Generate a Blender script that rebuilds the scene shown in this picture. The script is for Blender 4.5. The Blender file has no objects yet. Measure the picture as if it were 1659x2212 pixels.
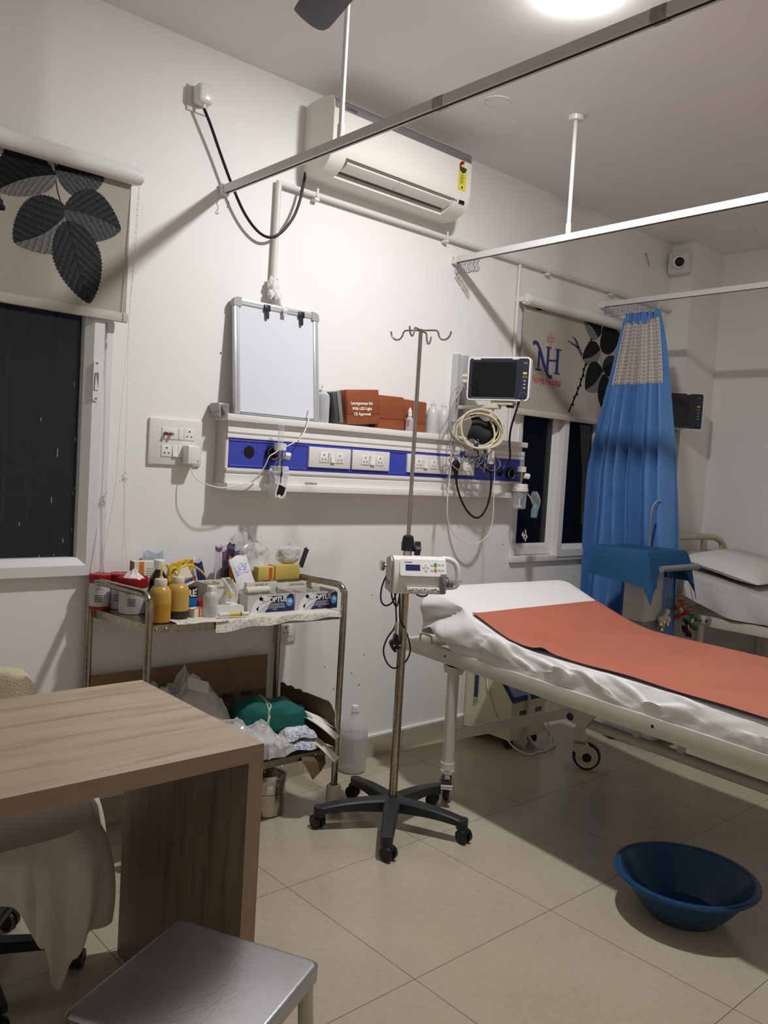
import bpy, bmesh, math, random
from mathutils import Vector, Matrix, Euler, noise
from math import sin, cos, pi, radians, sqrt, atan2
random.seed(7)
SC = bpy.context.scene
COL = SC.collection
V = Vector

# ------------------------------------------------------------------ camera
cam_d = bpy.data.cameras.new('camera'); cam = bpy.data.objects.new('camera', cam_d); COL.objects.link(cam)
R_ = V((0.74613434, -0.66323465, 0.05833828)); U_ = V((-0.00720378, 0.07957482, 0.99680287)); F_ = V((0.66575645, 0.7441691, -0.05459571))
cam.matrix_world = Matrix(((R_.x, U_.x, -F_.x, -1.57327), (R_.y, U_.y, -F_.y, -2.90241), (R_.z, U_.z, -F_.z, 1.38335), (0, 0, 0, 1)))
cam_d.sensor_fit = 'VERTICAL'; cam_d.sensor_height = 36.0; cam_d.sensor_width = 27.0
cam_d.lens = 1793.7 / 2212 * 36.0
cam_d.clip_start = 0.02
SC.camera = cam
# ------------------------------------------------------------------ exposure, world (night outside), lamp strength
SC.view_settings.view_transform = 'Standard'; SC.view_settings.look = 'None'
SC.view_settings.gamma = 1.0; SC.view_settings.use_curve_mapping = False
SC.view_settings.exposure = 0.0
LAMP_STRENGTH = 1260.0
SC.cycles.max_bounces = 10; SC.cycles.diffuse_bounces = 6; SC.cycles.transparent_max_bounces = 16
SC.cycles.sample_clamp_indirect = 6.0
world = bpy.data.worlds.new('night'); SC.world = world; world.use_nodes = True
world.node_tree.nodes['Background'].inputs[0].default_value = (0.012, 0.014, 0.02, 1)
world.node_tree.nodes['Background'].inputs[1].default_value = 1.0

# ------------------------------------------------------------------ materials
def lin(c):
    c = c / 255.0
    return c / 12.92 if c <= 0.04045 else ((c + 0.055) / 1.055) ** 2.4
def rgb(r, g, b): return (lin(r), lin(g), lin(b), 1.0)
M = {}
def mat(name, col, rough=0.5, metal=0.0, var=0.0, vscale=8.0, bump=0.0, bscale=60.0, trans=0.0, ior=1.45, alpha=1.0, spec=0.5, coat=0.0, emit=0.0, sss=0.0, stretch=None, detail=3.0):
    m = bpy.data.materials.new(name); m.use_nodes = True
    nt = m.node_tree; n = nt.nodes; l = nt.links; p = n['Principled BSDF']
    c = rgb(*col)
    p.inputs['Base Color'].default_value = c
    p.inputs['Roughness'].default_value = rough; p.inputs['Metallic'].default_value = metal
    p.inputs['Specular IOR Level'].default_value = spec; p.inputs['IOR'].default_value = ior
    p.inputs['Transmission Weight'].default_value = trans; p.inputs['Alpha'].default_value = alpha
    p.inputs['Coat Weight'].default_value = coat
    if emit:
        p.inputs['Emission Color'].default_value = c; p.inputs['Emission Strength'].default_value = emit
    if var or bump:
        tc = n.new('ShaderNodeTexCoord'); mp = n.new('ShaderNodeMapping'); l.new(tc.outputs['Object'], mp.inputs[0])
        if stretch: mp.inputs['Scale'].default_value = stretch
    if var:
        nz = n.new('ShaderNodeTexNoise'); nz.inputs['Scale'].default_value = vscale; nz.inputs['Detail'].default_value = detail
        l.new(mp.outputs[0], nz.inputs['Vector'])
        mr = n.new('ShaderNodeMapRange'); mr.inputs[1].default_value = 0.3; mr.inputs[2].default_value = 0.7
        mr.inputs[3].default_value = 1 - var; mr.inputs[4].default_value = 1 + var * 0.4
        l.new(nz.outputs['Fac'], mr.inputs[0])
        mx = n.new('ShaderNodeMix'); mx.data_type = 'RGBA'; mx.blend_type = 'MULTIPLY'; mx.inputs[0].default_value = 1.0
        mx.inputs[6].default_value = c; l.new(mr.outputs[0], mx.inputs[7]); l.new(mx.outputs[2], p.inputs['Base Color'])
    if bump:
        nb = n.new('ShaderNodeTexNoise'); nb.inputs['Scale'].default_value = bscale; nb.inputs['Detail'].default_value = 4
        l.new(mp.outputs[0], nb.inputs['Vector'])
        bp = n.new('ShaderNodeBump'); bp.inputs['Strength'].default_value = bump; bp.inputs['Distance'].default_value = 0.01
        l.new(nb.outputs['Fac'], bp.inputs['Height']); l.new(bp.outputs[0], p.inputs['Normal'])
    M[name] = m
    return m

mat('wall_paint', (241, 239, 236), 0.55, var=0.035, vscale=1.6, bump=0.06, bscale=25, spec=0.3)
mat('ceiling_paint', (241, 239, 236), 0.7, var=0.03, vscale=1.2, spec=0.2)
mat('white_plastic', (226, 224, 219), 0.38)
mat('white_gloss', (232, 231, 228), 0.25)
mat('ac_white', (228, 224, 216), 0.3)
mat('cream_plastic', (204, 198, 180), 0.4)
mat('pvc', (222, 220, 214), 0.4)
mat('upvc', (226, 225, 224), 0.3)
mat('silver', (150, 151, 154), 0.35, metal=0.7)
mat('aluminium', (200, 202, 204), 0.42, metal=0.35, var=0.04, vscale=20)
mat('cap_grey', (160, 161, 160), 0.45)
mat('steel', (188, 182, 172), 0.2, metal=1.0, var=0.12, vscale=35, bump=0.02, bscale=200)
mat('steel_worn', (176, 166, 148), 0.26, metal=1.0, var=0.3, vscale=60)
mat('steel_brushed', (182, 184, 186), 0.3, metal=1.0, var=0.12, vscale=9, bump=0.03, bscale=120)
mat('chrome', (205, 205, 205), 0.08, metal=1.0)
mat('black_plastic', (22, 22, 24), 0.42)
mat('black_matte', (20, 20, 21), 0.7)
mat('black_cable', (16, 16, 18), 0.4)
mat('dark_hole', (6, 6, 7), 0.8)
mat('base_black', (38, 40, 42), 0.45, bump=0.05, bscale=300)
mat('white_cable', (222, 218, 208), 0.4)
mat('cream_hose', (206, 200, 170), 0.35)
mat('grey_cable', (150, 148, 142), 0.45)
mat('panel_blue', (62, 74, 176), 0.4)
mat('panel_white', (232, 230, 226), 0.35)
mat('panel_cap', (196, 191, 186), 0.5, var=0.08, vscale=12)
mat('screen_black', (14, 15, 17), 0.08, spec=0.6)
mat('bezel_dark', (40, 44, 54), 0.35)
mat('yellow_key', (214, 190, 60), 0.5)
mat('grey_key', (92, 96, 104), 0.5)
mat('lcd_blue', (42, 48, 92), 0.15)
mat('green_key', (70, 140, 76), 0.5)
mat('orange_key', (200, 140, 60), 0.5)
mat('grey_plastic', (128, 130, 130), 0.42)
mat('dark_grey', (74, 76, 78), 0.55, var=0.1, vscale=30)
mat('board_white', (218, 221, 228), 0.32)
mat('leather_brown', (146, 80, 48), 0.42, var=0.1, vscale=14, bump=0.05, bscale=180)
mat('print_white', (238, 232, 224), 0.6)
mat('print_navy', (32, 48, 108), 0.6)
mat('print_red', (190, 74, 56), 0.6)
mat('print_dark', (52, 54, 60), 0.6)
mat('print_blue', (70, 92, 170), 0.6)
mat('bed_cream', (206, 201, 186), 0.42, var=0.07, vscale=9)
mat('rubber_black', (26, 26, 27), 0.6)
mat('cloth_white', (226, 224, 221), 0.85, bump=0.1, bscale=160, spec=0.15)
mat('cloth_grey', (200, 198, 196), 0.88, var=0.08, vscale=90, bump=0.08, bscale=140, spec=0.15)
mat('towel_white', (214, 208, 192), 0.95, bump=0.35, bscale=260, spec=0.05)
mat('towel_blue', (46, 88, 126), 0.92, var=0.1, vscale=120, bump=0.3, bscale=300, spec=0.05)
mat('mat_orange', (184, 110, 86), 0.5, var=0.09, vscale=5, spec=0.3)
mat('mat_under', (58, 58, 66), 0.6)
mat('mattress_grey', (70, 70, 74), 0.7)
mat('curtain_blue', (92, 140, 198), 0.42, var=0.06, vscale=60, spec=0.35)
mat('tub_blue', (20, 66, 102), 0.32)
mat('cardboard', (134, 110, 80), 0.8, var=0.12, vscale=18)
mat('cardboard_dark', (104, 86, 66), 0.8, var=0.12, vscale=18)
mat('card_white', (226, 220, 202), 0.7, var=0.06, vscale=25)
mat('paper', (224, 220, 208), 0.75, var=0.05, vscale=40)
mat('box_yellow', (206, 184, 92), 0.6)
mat('navy', (24, 38, 82), 0.5)
mat('badge_blue', (88, 148, 200), 0.5)
mat('ltgrey_card', (196, 194, 190), 0.6)
mat('box_blue', (20, 110, 190), 0.5)
mat('red_cap', (156, 24, 34), 0.3)
mat('orange', (226, 132, 40), 0.5)
mat('orange_red', (204, 92, 36), 0.55)
mat('brown_glass', (40, 22, 18), 0.12, coat=0.5)
mat('amber_fluid', (186, 134, 40), 0.35, sss=0.2)
mat('amber_empty', (202, 164, 84), 0.3)
mat('dark_fluid', (42, 38, 30), 0.3)
mat('yellow_tube', (214, 176, 40), 0.35)
mat('mask_blue', (176, 200, 214), 0.8)
mat('green_cloth', (14, 96, 88), 0.75, bump=0.15, bscale=120)
mat('string', (196, 200, 178), 0.9)
mat('purple', (112, 80, 118), 0.45)
mat('pouch_lilac', (206, 198, 208), 0.35)
mat('pouch_dark', (48, 48, 52), 0.3)
mat('pouch_white', (226, 226, 226), 0.28)
mat('conc_cream', (208, 198, 168), 0.5)
mat('conc_blue', (24, 44, 100), 0.4)
mat('label_blue', (150, 170, 196), 0.4)
mat('fan_grey', (84, 86, 92), 0.45)
mat('tape_silver', (168, 165, 158), 0.35, metal=0.2, var=0.3, vscale=60)
mat('blind_fabric', (180, 172, 160), 0.9, var=0.06, vscale=3.5, spec=0.1)
mat('blind_bar', (190, 183, 172), 0.8)
mat('bone', (214, 206, 182), 0.6)
mat('clip_red', (170, 22, 24), 0.3)
mat('clip_yellow', (214, 150, 30), 0.3)
mat('clip_green', (24, 120, 56), 0.3)
mat('stool_leg', (196, 188, 168), 0.45)
mat('headboard', (206, 198, 174), 0.45)
mat('cable_black_gloss', (20, 20, 22), 0.3)

def clear_mat(name, tint, rough, amount, spec=0.5):
    # thin clear plastic: part transparent, part glossy / milky
    m = bpy.data.materials.new(name); m.use_nodes = True
    nt = m.node_tree; n = nt.nodes; l = nt.links; p = n['Principled BSDF']; out = n['Material Output']
    p.inputs['Base Color'].default_value = rgb(*tint); p.inputs['Roughness'].default_value = rough
    p.inputs['Specular IOR Level'].default_value = spec
    tr = n.new('ShaderNodeBsdfTransparent'); mx = n.new('ShaderNodeMixShader')
    lw = n.new('ShaderNodeLayerWeight'); lw.inputs[0].default_value = 0.35
    mr = n.new('ShaderNodeMapRange'); mr.inputs[3].default_value = amount; mr.inputs[4].default_value = min(1, amount + 0.6)
    l.new(lw.outputs['Facing'], mr.inputs[0]); l.new(mr.outputs[0], mx.inputs[0])
    l.new(tr.outputs[0], mx.inputs[1]); l.new(p.outputs[0], mx.inputs[2]); l.new(mx.outputs[0], out.inputs[0])
    M[name] = m
clear_mat('clear_plastic', (222, 226, 228), 0.12, 0.18)
clear_mat('clear_bag', (226, 226, 224), 0.15, 0.34)
clear_mat('milky', (214, 216, 216), 0.3, 0.6)
clear_mat('water', (178, 186, 188), 0.15, 0.3)
clear_mat('teal_clear', (130, 170, 176), 0.15, 0.5)
clear_mat('amber_clear', (204, 164, 78), 0.3, 0.85)

def glass_pane():
    m = bpy.data.materials.new('window_glass'); m.use_nodes = True
    nt = m.node_tree; n = nt.nodes; l = nt.links; out = n['Material Output']; n.remove(n['Principled BSDF'])
    tr = n.new('ShaderNodeBsdfTransparent'); tr.inputs[0].default_value = (0.55, 0.57, 0.6, 1)
    gl = n.new('ShaderNodeBsdfGlossy'); gl.inputs['Roughness'].default_value = 0.03; gl.inputs[0].default_value = (0.9, 0.92, 0.95, 1)
    df = n.new('ShaderNodeBsdfDiffuse'); df.inputs[0].default_value = rgb(110, 110, 112)
    fr = n.new('ShaderNodeFresnel'); fr.inputs[0].default_value = 1.4
    m1 = n.new('ShaderNodeMixShader'); m2 = n.new('ShaderNodeMixShader'); m2.inputs[0].default_value = 0.035
    l.new(fr.outputs[0], m1.inputs[0]); l.new(tr.outputs[0], m1.inputs[1]); l.new(gl.outputs[0], m1.inputs[2])
    l.new(m1.outputs[0], m2.inputs[1]); l.new(df.outputs[0], m2.inputs[2]); l.new(m2.outputs[0], out.inputs[0])
    M['window_glass'] = m
glass_pane()

def floor_mat(name, T, ox, oy, axes=('X', 'Y'), w=0.0022, base=(186, 176, 155)):
    m = bpy.data.materials.new(name); m.use_nodes = True
    nt = m.node_tree; n = nt.nodes; l = nt.links; p = n['Principled BSDF']
    tc = n.new('ShaderNodeTexCoord'); sp = n.new('ShaderNodeSeparateXYZ'); l.new(tc.outputs['Object'], sp.inputs[0])
    def math_(op, a, b=None):
        k = n.new('ShaderNodeMath'); k.operation = op
        for i, x in enumerate((a, b)):
            if x is None: continue
            if isinstance(x, (int, float)): k.inputs[i].default_value = x
            else: l.new(x, k.inputs[i])
        return k.outputs[0]
    ds = []
    for ax, o in zip(axes, (ox, oy)):
        f = math_('FRACT', math_('DIVIDE', math_('SUBTRACT', sp.outputs[ax], o - 60 * T), T))
        ds.append(math_('MULTIPLY', math_('MINIMUM', f, math_('SUBTRACT', 1.0, f)), T))
    d = math_('MINIMUM', *ds) if len(ds) == 2 else ds[0]
    g = math_('LESS_THAN', d, w / 2)
    nz = n.new('ShaderNodeTexNoise'); nz.inputs['Scale'].default_value = 45; nz.inputs['Detail'].default_value = 6; l.new(tc.outputs['Object'], nz.inputs[0])
    nz2 = n.new('ShaderNodeTexNoise'); nz2.inputs['Scale'].default_value = 3; nz2.inputs['Detail'].default_value = 4; l.new(tc.outputs['Object'], nz2.inputs[0])
    r = n.new('ShaderNodeValToRGB'); r.color_ramp.elements[0].position = 0.35; r.color_ramp.elements[1].position = 0.7
    b = base
    r.color_ramp.elements[0].color = rgb(b[0] - 7, b[1] - 8, b[2] - 9); r.color_ramp.elements[1].color = rgb(b[0] + 5, b[1] + 5, b[2] + 4)
    av = math_('ADD', math_('MULTIPLY', nz.outputs['Fac'], 0.5), math_('MULTIPLY', nz2.outputs['Fac'], 0.5)); l.new(av, r.inputs[0])
    mx = n.new('ShaderNodeMix'); mx.data_type = 'RGBA'; l.new(g, mx.inputs[0]); l.new(r.outputs[0], mx.inputs[6]); mx.inputs[7].default_value = rgb(92, 84, 72)
    l.new(mx.outputs[2], p.inputs['Base Color'])
    ro = n.new('ShaderNodeMapRange'); ro.inputs[3].default_value = 0.14; ro.inputs[4].default_value = 0.24; l.new(nz2.outputs['Fac'], ro.inputs[0])
    l.new(ro.outputs[0], p.inputs['Roughness']); p.inputs['Specular IOR Level'].default_value = 0.45
    M[name] = m
floor_mat('floor_tile', 0.6, 0.0, -0.18)
floor_mat('skirting_tile', 0.6, 0.02, 0.0, axes=('X',), base=(188, 178, 158))
floor_mat('skirting_side', 0.6, -0.18, 0.0, axes=('Y',), base=(188, 178, 158))

def wood(name, axis, base=(150, 128, 106), dark=(112, 92, 76)):
    m = bpy.data.materials.new(name); m.use_nodes = True
    nt = m.node_tree; n = nt.nodes; l = nt.links; p = n['Principled BSDF']
    tc = n.new('ShaderNodeTexCoord'); mp = n.new('ShaderNodeMapping'); l.new(tc.outputs['Object'], mp.inputs[0])
    sc = [9.0, 9.0, 9.0]; sc[axis] = 0.9; mp.inputs['Scale'].default_value = sc
    nz = n.new('ShaderNodeTexNoise'); nz.inputs['Scale'].default_value = 2.6; nz.inputs['Detail'].default_value = 7; nz.inputs['Distortion'].default_value = 0.7
    l.new(mp.outputs[0], nz.inputs[0])
    mp2 = n.new('ShaderNodeMapping'); l.new(tc.outputs['Object'], mp2.inputs[0]); s2 = [70.0, 70.0, 70.0]; s2[axis] = 2.5; mp2.inputs['Scale'].default_value = s2
    n2 = n.new('ShaderNodeTexNoise'); n2.inputs['Scale'].default_value = 2.0; n2.inputs['Detail'].default_value = 3; l.new(mp2.outputs[0], n2.inputs[0])
    ad = n.new('ShaderNodeMath'); ad.operation = 'MULTIPLY_ADD'; ad.inputs[1].default_value = 0.3; l.new(n2.outputs['Fac'], ad.inputs[0])
    ml = n.new('ShaderNodeMath'); ml.operation = 'MULTIPLY'; ml.inputs[1].default_value = 0.75; l.new(nz.outputs['Fac'], ml.inputs[0]); l.new(ml.outputs[0], ad.inputs[2])
    r = n.new('ShaderNodeValToRGB'); e = r.color_ramp.elements
    e[0].position = 0.36; e[0].color = rgb(*dark); e[1].position = 0.66; e[1].color = rgb(base[0] + 10, base[1] + 10, base[2] + 8)
    k = e.new(0.5); k.color = rgb(*base)
    l.new(ad.outputs[0], r.inputs[0]); l.new(r.outputs[0], p.inputs['Base Color'])
    p.inputs['Roughness'].default_value = 0.42; p.inputs['Specular IOR Level'].default_value = 0.35
    M[name] = m
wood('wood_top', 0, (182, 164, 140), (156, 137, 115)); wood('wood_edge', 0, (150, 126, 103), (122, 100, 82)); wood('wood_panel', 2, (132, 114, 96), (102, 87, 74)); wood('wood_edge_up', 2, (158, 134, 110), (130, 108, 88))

def leaf_mat(name, c0, c1):
    # printed leaf: veins follow the leaf's own uv (u along the midrib, v across)
    m = bpy.data.materials.new(name); m.use_nodes = True
    nt = m.node_tree; n = nt.nodes; l = nt.links; p = n['Principled BSDF']
    uv = n.new('ShaderNodeUVMap'); uv.uv_map = 'UVMap'; sp = n.new('ShaderNodeSeparateXYZ'); l.new(uv.outputs[0], sp.inputs[0])
    def mt(op, a, b=None):
        k = n.new('ShaderNodeMath'); k.operation = op
        for i, x in enumerate((a, b)):
            if x is None: continue
            if isinstance(x, (int, float)): k.inputs[i].default_value = x
            else: l.new(x, k.inputs[i])
        return k.outputs[0]
    av = mt('ABSOLUTE', sp.outputs[1])
    f = mt('FRACT', mt('SUBTRACT', mt('MULTIPLY', sp.outputs[0], 8.0), mt('MULTIPLY', av, 3.2)))
    vein = mt('LESS_THAN', f, 0.12)
    mid = mt('LESS_THAN', av, 0.025)
    tc = n.new('ShaderNodeTexCoord'); nz = n.new('ShaderNodeTexNoise'); nz.inputs['Scale'].default_value = 110; nz.inputs['Detail'].default_value = 3; l.new(tc.outputs['Object'], nz.inputs[0])
    r = n.new('ShaderNodeValToRGB'); r.color_ramp.elements[0].position = 0.3; r.color_ramp.elements[1].position = 0.75
    r.color_ramp.elements[0].color = rgb(*c0); r.color_ramp.elements[1].color = rgb(*c1)
    sh = mt('ADD', mt('MULTIPLY', nz.outputs['Fac'], 0.7), mt('MULTIPLY', f, 0.3)); l.new(sh, r.inputs[0])
    mx = n.new('ShaderNodeMix'); mx.data_type = 'RGBA'; l.new(mt('MULTIPLY', mt('MAXIMUM', vein, mid), 0.55), mx.inputs[0]); l.new(r.outputs[0], mx.inputs[6]); mx.inputs[7].default_value = rgb(c0[0] * 0.6, c0[1] * 0.6, c0[2] * 0.6)
    l.new(mx.outputs[2], p.inputs['Base Color']); p.inputs['Roughness'].default_value = 0.9; p.inputs['Specular IOR Level'].default_value = 0.1
    M[name] = m
leaf_mat('leaf_light', (92, 93, 92), (142, 141, 138)); leaf_mat('leaf_mid', (62, 64, 66), (96, 97, 98)); leaf_mat('leaf_dark', (40, 41, 46), (68, 69, 74)); leaf_mat('leaf_black', (24, 25, 27), (44, 45, 47))

def net_mat():
    m = bpy.data.materials.new('curtain_net'); m.use_nodes = True
    nt = m.node_tree; n = nt.nodes; l = nt.links; p = n['Principled BSDF']; out = n['Material Output']
    uv = n.new('ShaderNodeUVMap'); uv.uv_map = 'UVMap'; sp = n.new('ShaderNodeSeparateXYZ'); l.new(uv.outputs[0], sp.inputs[0])
    fs = []
    for i in (0, 1):
        f = n.new('ShaderNodeMath'); f.operation = 'FRACT'; a = n.new('ShaderNodeMath'); a.operation = 'DIVIDE'; a.inputs[1].default_value = 0.021
        l.new(sp.outputs[i], a.inputs[0]); l.new(a.outputs[0], f.inputs[0])
        g = n.new('ShaderNodeMath'); g.operation = 'LESS_THAN'; g.inputs[1].default_value = 0.26; l.new(f.outputs[0], g.inputs[0]); fs.append(g.outputs[0])
    mxm = n.new('ShaderNodeMath'); mxm.operation = 'MAXIMUM'; l.new(fs[0], mxm.inputs[0]); l.new(fs[1], mxm.inputs[1])
    mx = n.new('ShaderNodeMix'); mx.data_type = 'RGBA'; l.new(mxm.outputs[0], mx.inputs[0]); mx.inputs[6].default_value = rgb(174, 166, 156); mx.inputs[7].default_value = rgb(208, 202, 195)
    l.new(mx.outputs[2], p.inputs['Base Color']); p.inputs['Roughness'].default_value = 0.9
    tr = n.new('ShaderNodeBsdfTransparent'); ms = n.new('ShaderNodeMixShader')
    op = n.new('ShaderNodeMapRange'); op.inputs[3].default_value = 0.8; op.inputs[4].default_value = 1.0; l.new(mxm.outputs[0], op.inputs[0])
    l.new(op.outputs[0], ms.inputs[0]); l.new(tr.outputs[0], ms.inputs[1]); l.new(p.outputs[0], ms.inputs[2]); l.new(ms.outputs[0], out.inputs[0])
    M['curtain_net'] = m
net_mat()

def print_mat(name, paper, ink, cell=(0.004, 0.0075)):
    # tiny unreadable columns of print
    m = bpy.data.materials.new(name); m.use_nodes = True
    nt = m.node_tree; n = nt.nodes; l = nt.links; p = n['Principled BSDF']
    tc = n.new('ShaderNodeTexCoord'); mp = n.new('ShaderNodeMapping'); l.new(tc.outputs['Object'], mp.inputs[0]); mp.inputs['Scale'].default_value = (1 / cell[0], 1 / cell[0], 1 / cell[1])
    nz = n.new('ShaderNodeTexNoise'); nz.inputs['Scale'].default_value = 1.0; nz.inputs['Detail'].default_value = 1; l.new(mp.outputs[0], nz.inputs[0])
    r = n.new('ShaderNodeValToRGB'); r.color_ramp.elements[0].position = 0.52; r.color_ramp.elements[1].position = 0.6
    r.color_ramp.elements[0].color = rgb(*paper); r.color_ramp.elements[1].color = rgb(*ink)
    l.new(nz.outputs['Fac'], r.inputs[0]); l.new(r.outputs[0], p.inputs['Base Color']); p.inputs['Roughness'].default_value = 0.7
    M[name] = m
print_mat('newsprint', (222, 218, 206), (172, 168, 160)); print_mat('label_print', (216, 214, 212), (200, 200, 204), (0.003, 0.006))
print_mat('pouch_print_blue', (216, 218, 226), (138, 150, 192), (0.009, 0.006)); print_mat('pouch_print_red', (226, 218, 218), (176, 110, 118), (0.006, 0.01))

# ------------------------------------------------------------------ mesh builder
class B:
    def __init__(s, *mats):
        s.bm = bmesh.new(); s.mats = list(mats); s.mi = 0; s.uv = s.bm.loops.layers.uv.new('UVMap'); s.X = Matrix.Identity(4)
    def use(s, name):
        if name not in s.mats: s.mats.append(name)
        s.mi = s.mats.index(name); return s
    def at(s, mtx): s.X = mtx; return s
    def v(s, p): return s.bm.verts.new(s.X @ V(p))
    def f(s, vs, uvs=None):
        try: fc = s.bm.faces.new(vs)
        except ValueError: return None
        fc.material_index = s.mi
        if uvs:
            for lp, t in zip(fc.loops, uvs): lp[s.uv].uv = t
        return fc
    def poly(s, pts, uvs=None): return s.f([s.v(p) for p in pts], uvs)
    def merge(s, other_bm, mtx=None):
        mp = {}
        for q in other_bm.verts: mp[q] = s.bm.verts.new(s.X @ (mtx @ q.co if mtx else q.co))
        for fc in other_bm.faces:
            try:
                nf = s.bm.faces.new([mp[q] for q in fc.verts]); nf.material_index = s.mi
            except ValueError: pass
        other_bm.free(); return s
    def box(s, lo, hi, bevel=0.0, seg=2, mtx=None):
        t = bmesh.new(); bmesh.ops.create_cube(t, size=1.0)
        lo = V(lo); hi = V(hi); c = (lo + hi) / 2; d = hi - lo
        for q in t.verts: q.co = V((q.co.x * d.x, q.co.y * d.y, q.co.z * d.z)) + c
        if bevel: bmesh.ops.bevel(t, geom=t.edges[:], offset=bevel, segments=seg, profile=0.5, affect='EDGES')
        return s.merge(t, mtx)
    def cyl(s, p0, p1, r0, r1=None, n=20, cap=True):
        r1 = r0 if r1 is None else r1
        p0 = V(p0); p1 = V(p1); d = (p1 - p0).normalized()
        a = d.orthogonal().normalized(); b = d.cross(a)
        A = [s.v(p0 + (a * cos(2 * pi * i / n) + b * sin(2 * pi * i / n)) * r0) for i in range(n)]
        C = [s.v(p1 + (a * cos(2 * pi * i / n) + b * sin(2 * pi * i / n)) * r1) for i in range(n)]
        for i in range(n): s.f([A[i], A[(i + 1) % n], C[(i + 1) % n], C[i]])
        if cap: s.f(A[::-1]); s.f(C)
        return s
    def tube(s, pts, r, n=8, sm=4, closed=False, cap=True):
        pts = [V(p) for p in pts]
        if sm: pts = smooth(pts, sm, closed)
        m = len(pts); rings = []; up = None
        for i, p in enumerate(pts):
            t = (pts[(i + 1) % m] - pts[i - 1]) if closed else (pts[min(i + 1, m - 1)] - pts[max(i - 1, 0)])
            if t.length < 1e-9: t = V((0, 0, 1))
            t.normalize()
            if up is None: up = t.orthogonal().normalized()
            up = (up - t * up.dot(t));
            up = up.normalized() if up.length > 1e-6 else t.orthogonal().normalized()
            w = t.cross(up); rr = r(i / max(1, m - 1)) if callable(r) else r
            rings.append([s.v(p + (up * cos(2 * pi * k / n) + w * sin(2 * pi * k / n)) * rr) for k in range(n)])
        for i in range(m if closed else m - 1):
            A = rings[i]; C = rings[(i + 1) % m]
            for k in range(n): s.f([A[k], A[(k + 1) % n], C[(k + 1) % n], C[k]])
        if cap and not closed: s.f(rings[0][::-1]); s.f(rings[-1])
        return s
    def lathe(s, prof, c=(0, 0, 0), n=28, sx=1.0, sy=1.0, axis=None):
        # prof: (r, z); closed at the ends where r == 0
        c = V(c); rings = []
        for r, z in prof:
            if r < 1e-6: rings.append([s.v(c + V((0, 0, z)))])
            else: rings.append([s.v(c + V((r * sx * cos(2 * pi * k / n), r * sy * sin(2 * pi * k / n), z))) for k in range(n)])
        for A, C in zip(rings, rings[1:]):
            if len(A) == 1 and len(C) == 1: continue
            for k in range(n):
                if len(A) == 1: s.f([A[0], C[(k + 1) % n], C[k]])
                elif len(C) == 1: s.f([A[k], A[(k + 1) % n], C[0]])
                else: s.f([A[k], A[(k + 1) % n], C[(k + 1) % n], C[k]])
        return s
    def sphere(s, c, r, n=16, m=10, sc=(1, 1, 1)):
        c = V(c); rings = []
        for j in range(m + 1):
            t = pi * j / m
            if j in (0, m): rings.append([s.v(c + V((0, 0, r * sc[2] * cos(t))))])
            else: rings.append([s.v(c + V((r * sc[0] * sin(t) * cos(2 * pi * k / n), r * sc[1] * sin(t) * sin(2 * pi * k / n), r * sc[2] * cos(t)))) for k in range(n)])
        for A, C in zip(rings, rings[1:]):
            for k in range(n):
                if len(A) == 1: s.f([A[0], C[k], C[(k + 1) % n]])
                elif len(C) == 1: s.f([A[(k + 1) % n], A[k], C[0]])
                else: s.f([A[(k + 1) % n], A[k], C[k], C[(k + 1) % n]])
        return s
    def prism(s, pts, fn, d0, d1):
        # polygon of 2-d points swept between depths d0 and d1; fn(a, b, d) -> 3-d point
        A = [s.v(fn(a, b, d0)) for a, b in pts]; C = [s.v(fn(a, b, d1)) for a, b in pts]; n = len(pts)
        for i in range(n): s.f([A[i], A[(i + 1) % n], C[(i + 1) % n], C[i]])
        s.f(A[::-1]); s.f(C); return s
    def grid(s, fn, nu, nv, thick=0.0, uvs=None, flip=False):
        P = [[V(fn(i / nu, j / nv)) for j in range(nv + 1)] for i in range(nu + 1)]
        def sheet(Q, rev):
            G = [[s.v(p) for p in row] for row in Q]
            for i in range(nu):
                for j in range(nv):
                    q = [G[i][j], G[i + 1][j], G[i + 1][j + 1], G[i][j + 1]]
                    u = None
                    if uvs: u = [uvs(a / nu, b / nv) for a, b in ((i, j), (i + 1, j), (i + 1, j + 1), (i, j + 1))]
                    if rev: q = q[::-1]; u = u[::-1] if u else None
                    s.f(q, u)
            return G
        G = sheet(P, flip)
        if thick:
            N = [[None] * (nv + 1) for _ in range(nu + 1)]
            for i in range(nu + 1):
                for j in range(nv + 1):
                    a = P[min(i + 1, nu)][j] - P[max(i - 1, 0)][j]; b = P[i][min(j + 1, nv)] - P[i][max(j - 1, 0)]
                    nn = a.cross(b); nn = nn.normalized() if nn.length > 1e-9 else V((0, 0, 1))
                    N[i][j] = P[i][j] - nn * thick * (-1 if flip else 1)
            H = sheet(N, not flip)
            bd = [(i, 0) for i in range(nu)] + [(nu, j) for j in range(nv)] + [(i, nv) for i in range(nu, 0, -1)] + [(0, j) for j in range(nv, 0, -1)]
            for k in range(len(bd)):
                (a, b), (c, d) = bd[k], bd[(k + 1) % len(bd)]
                q = [G[a][b], H[a][b], H[c][d], G[c][d]]
                s.f(q if not flip else q[::-1])
        return s
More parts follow.
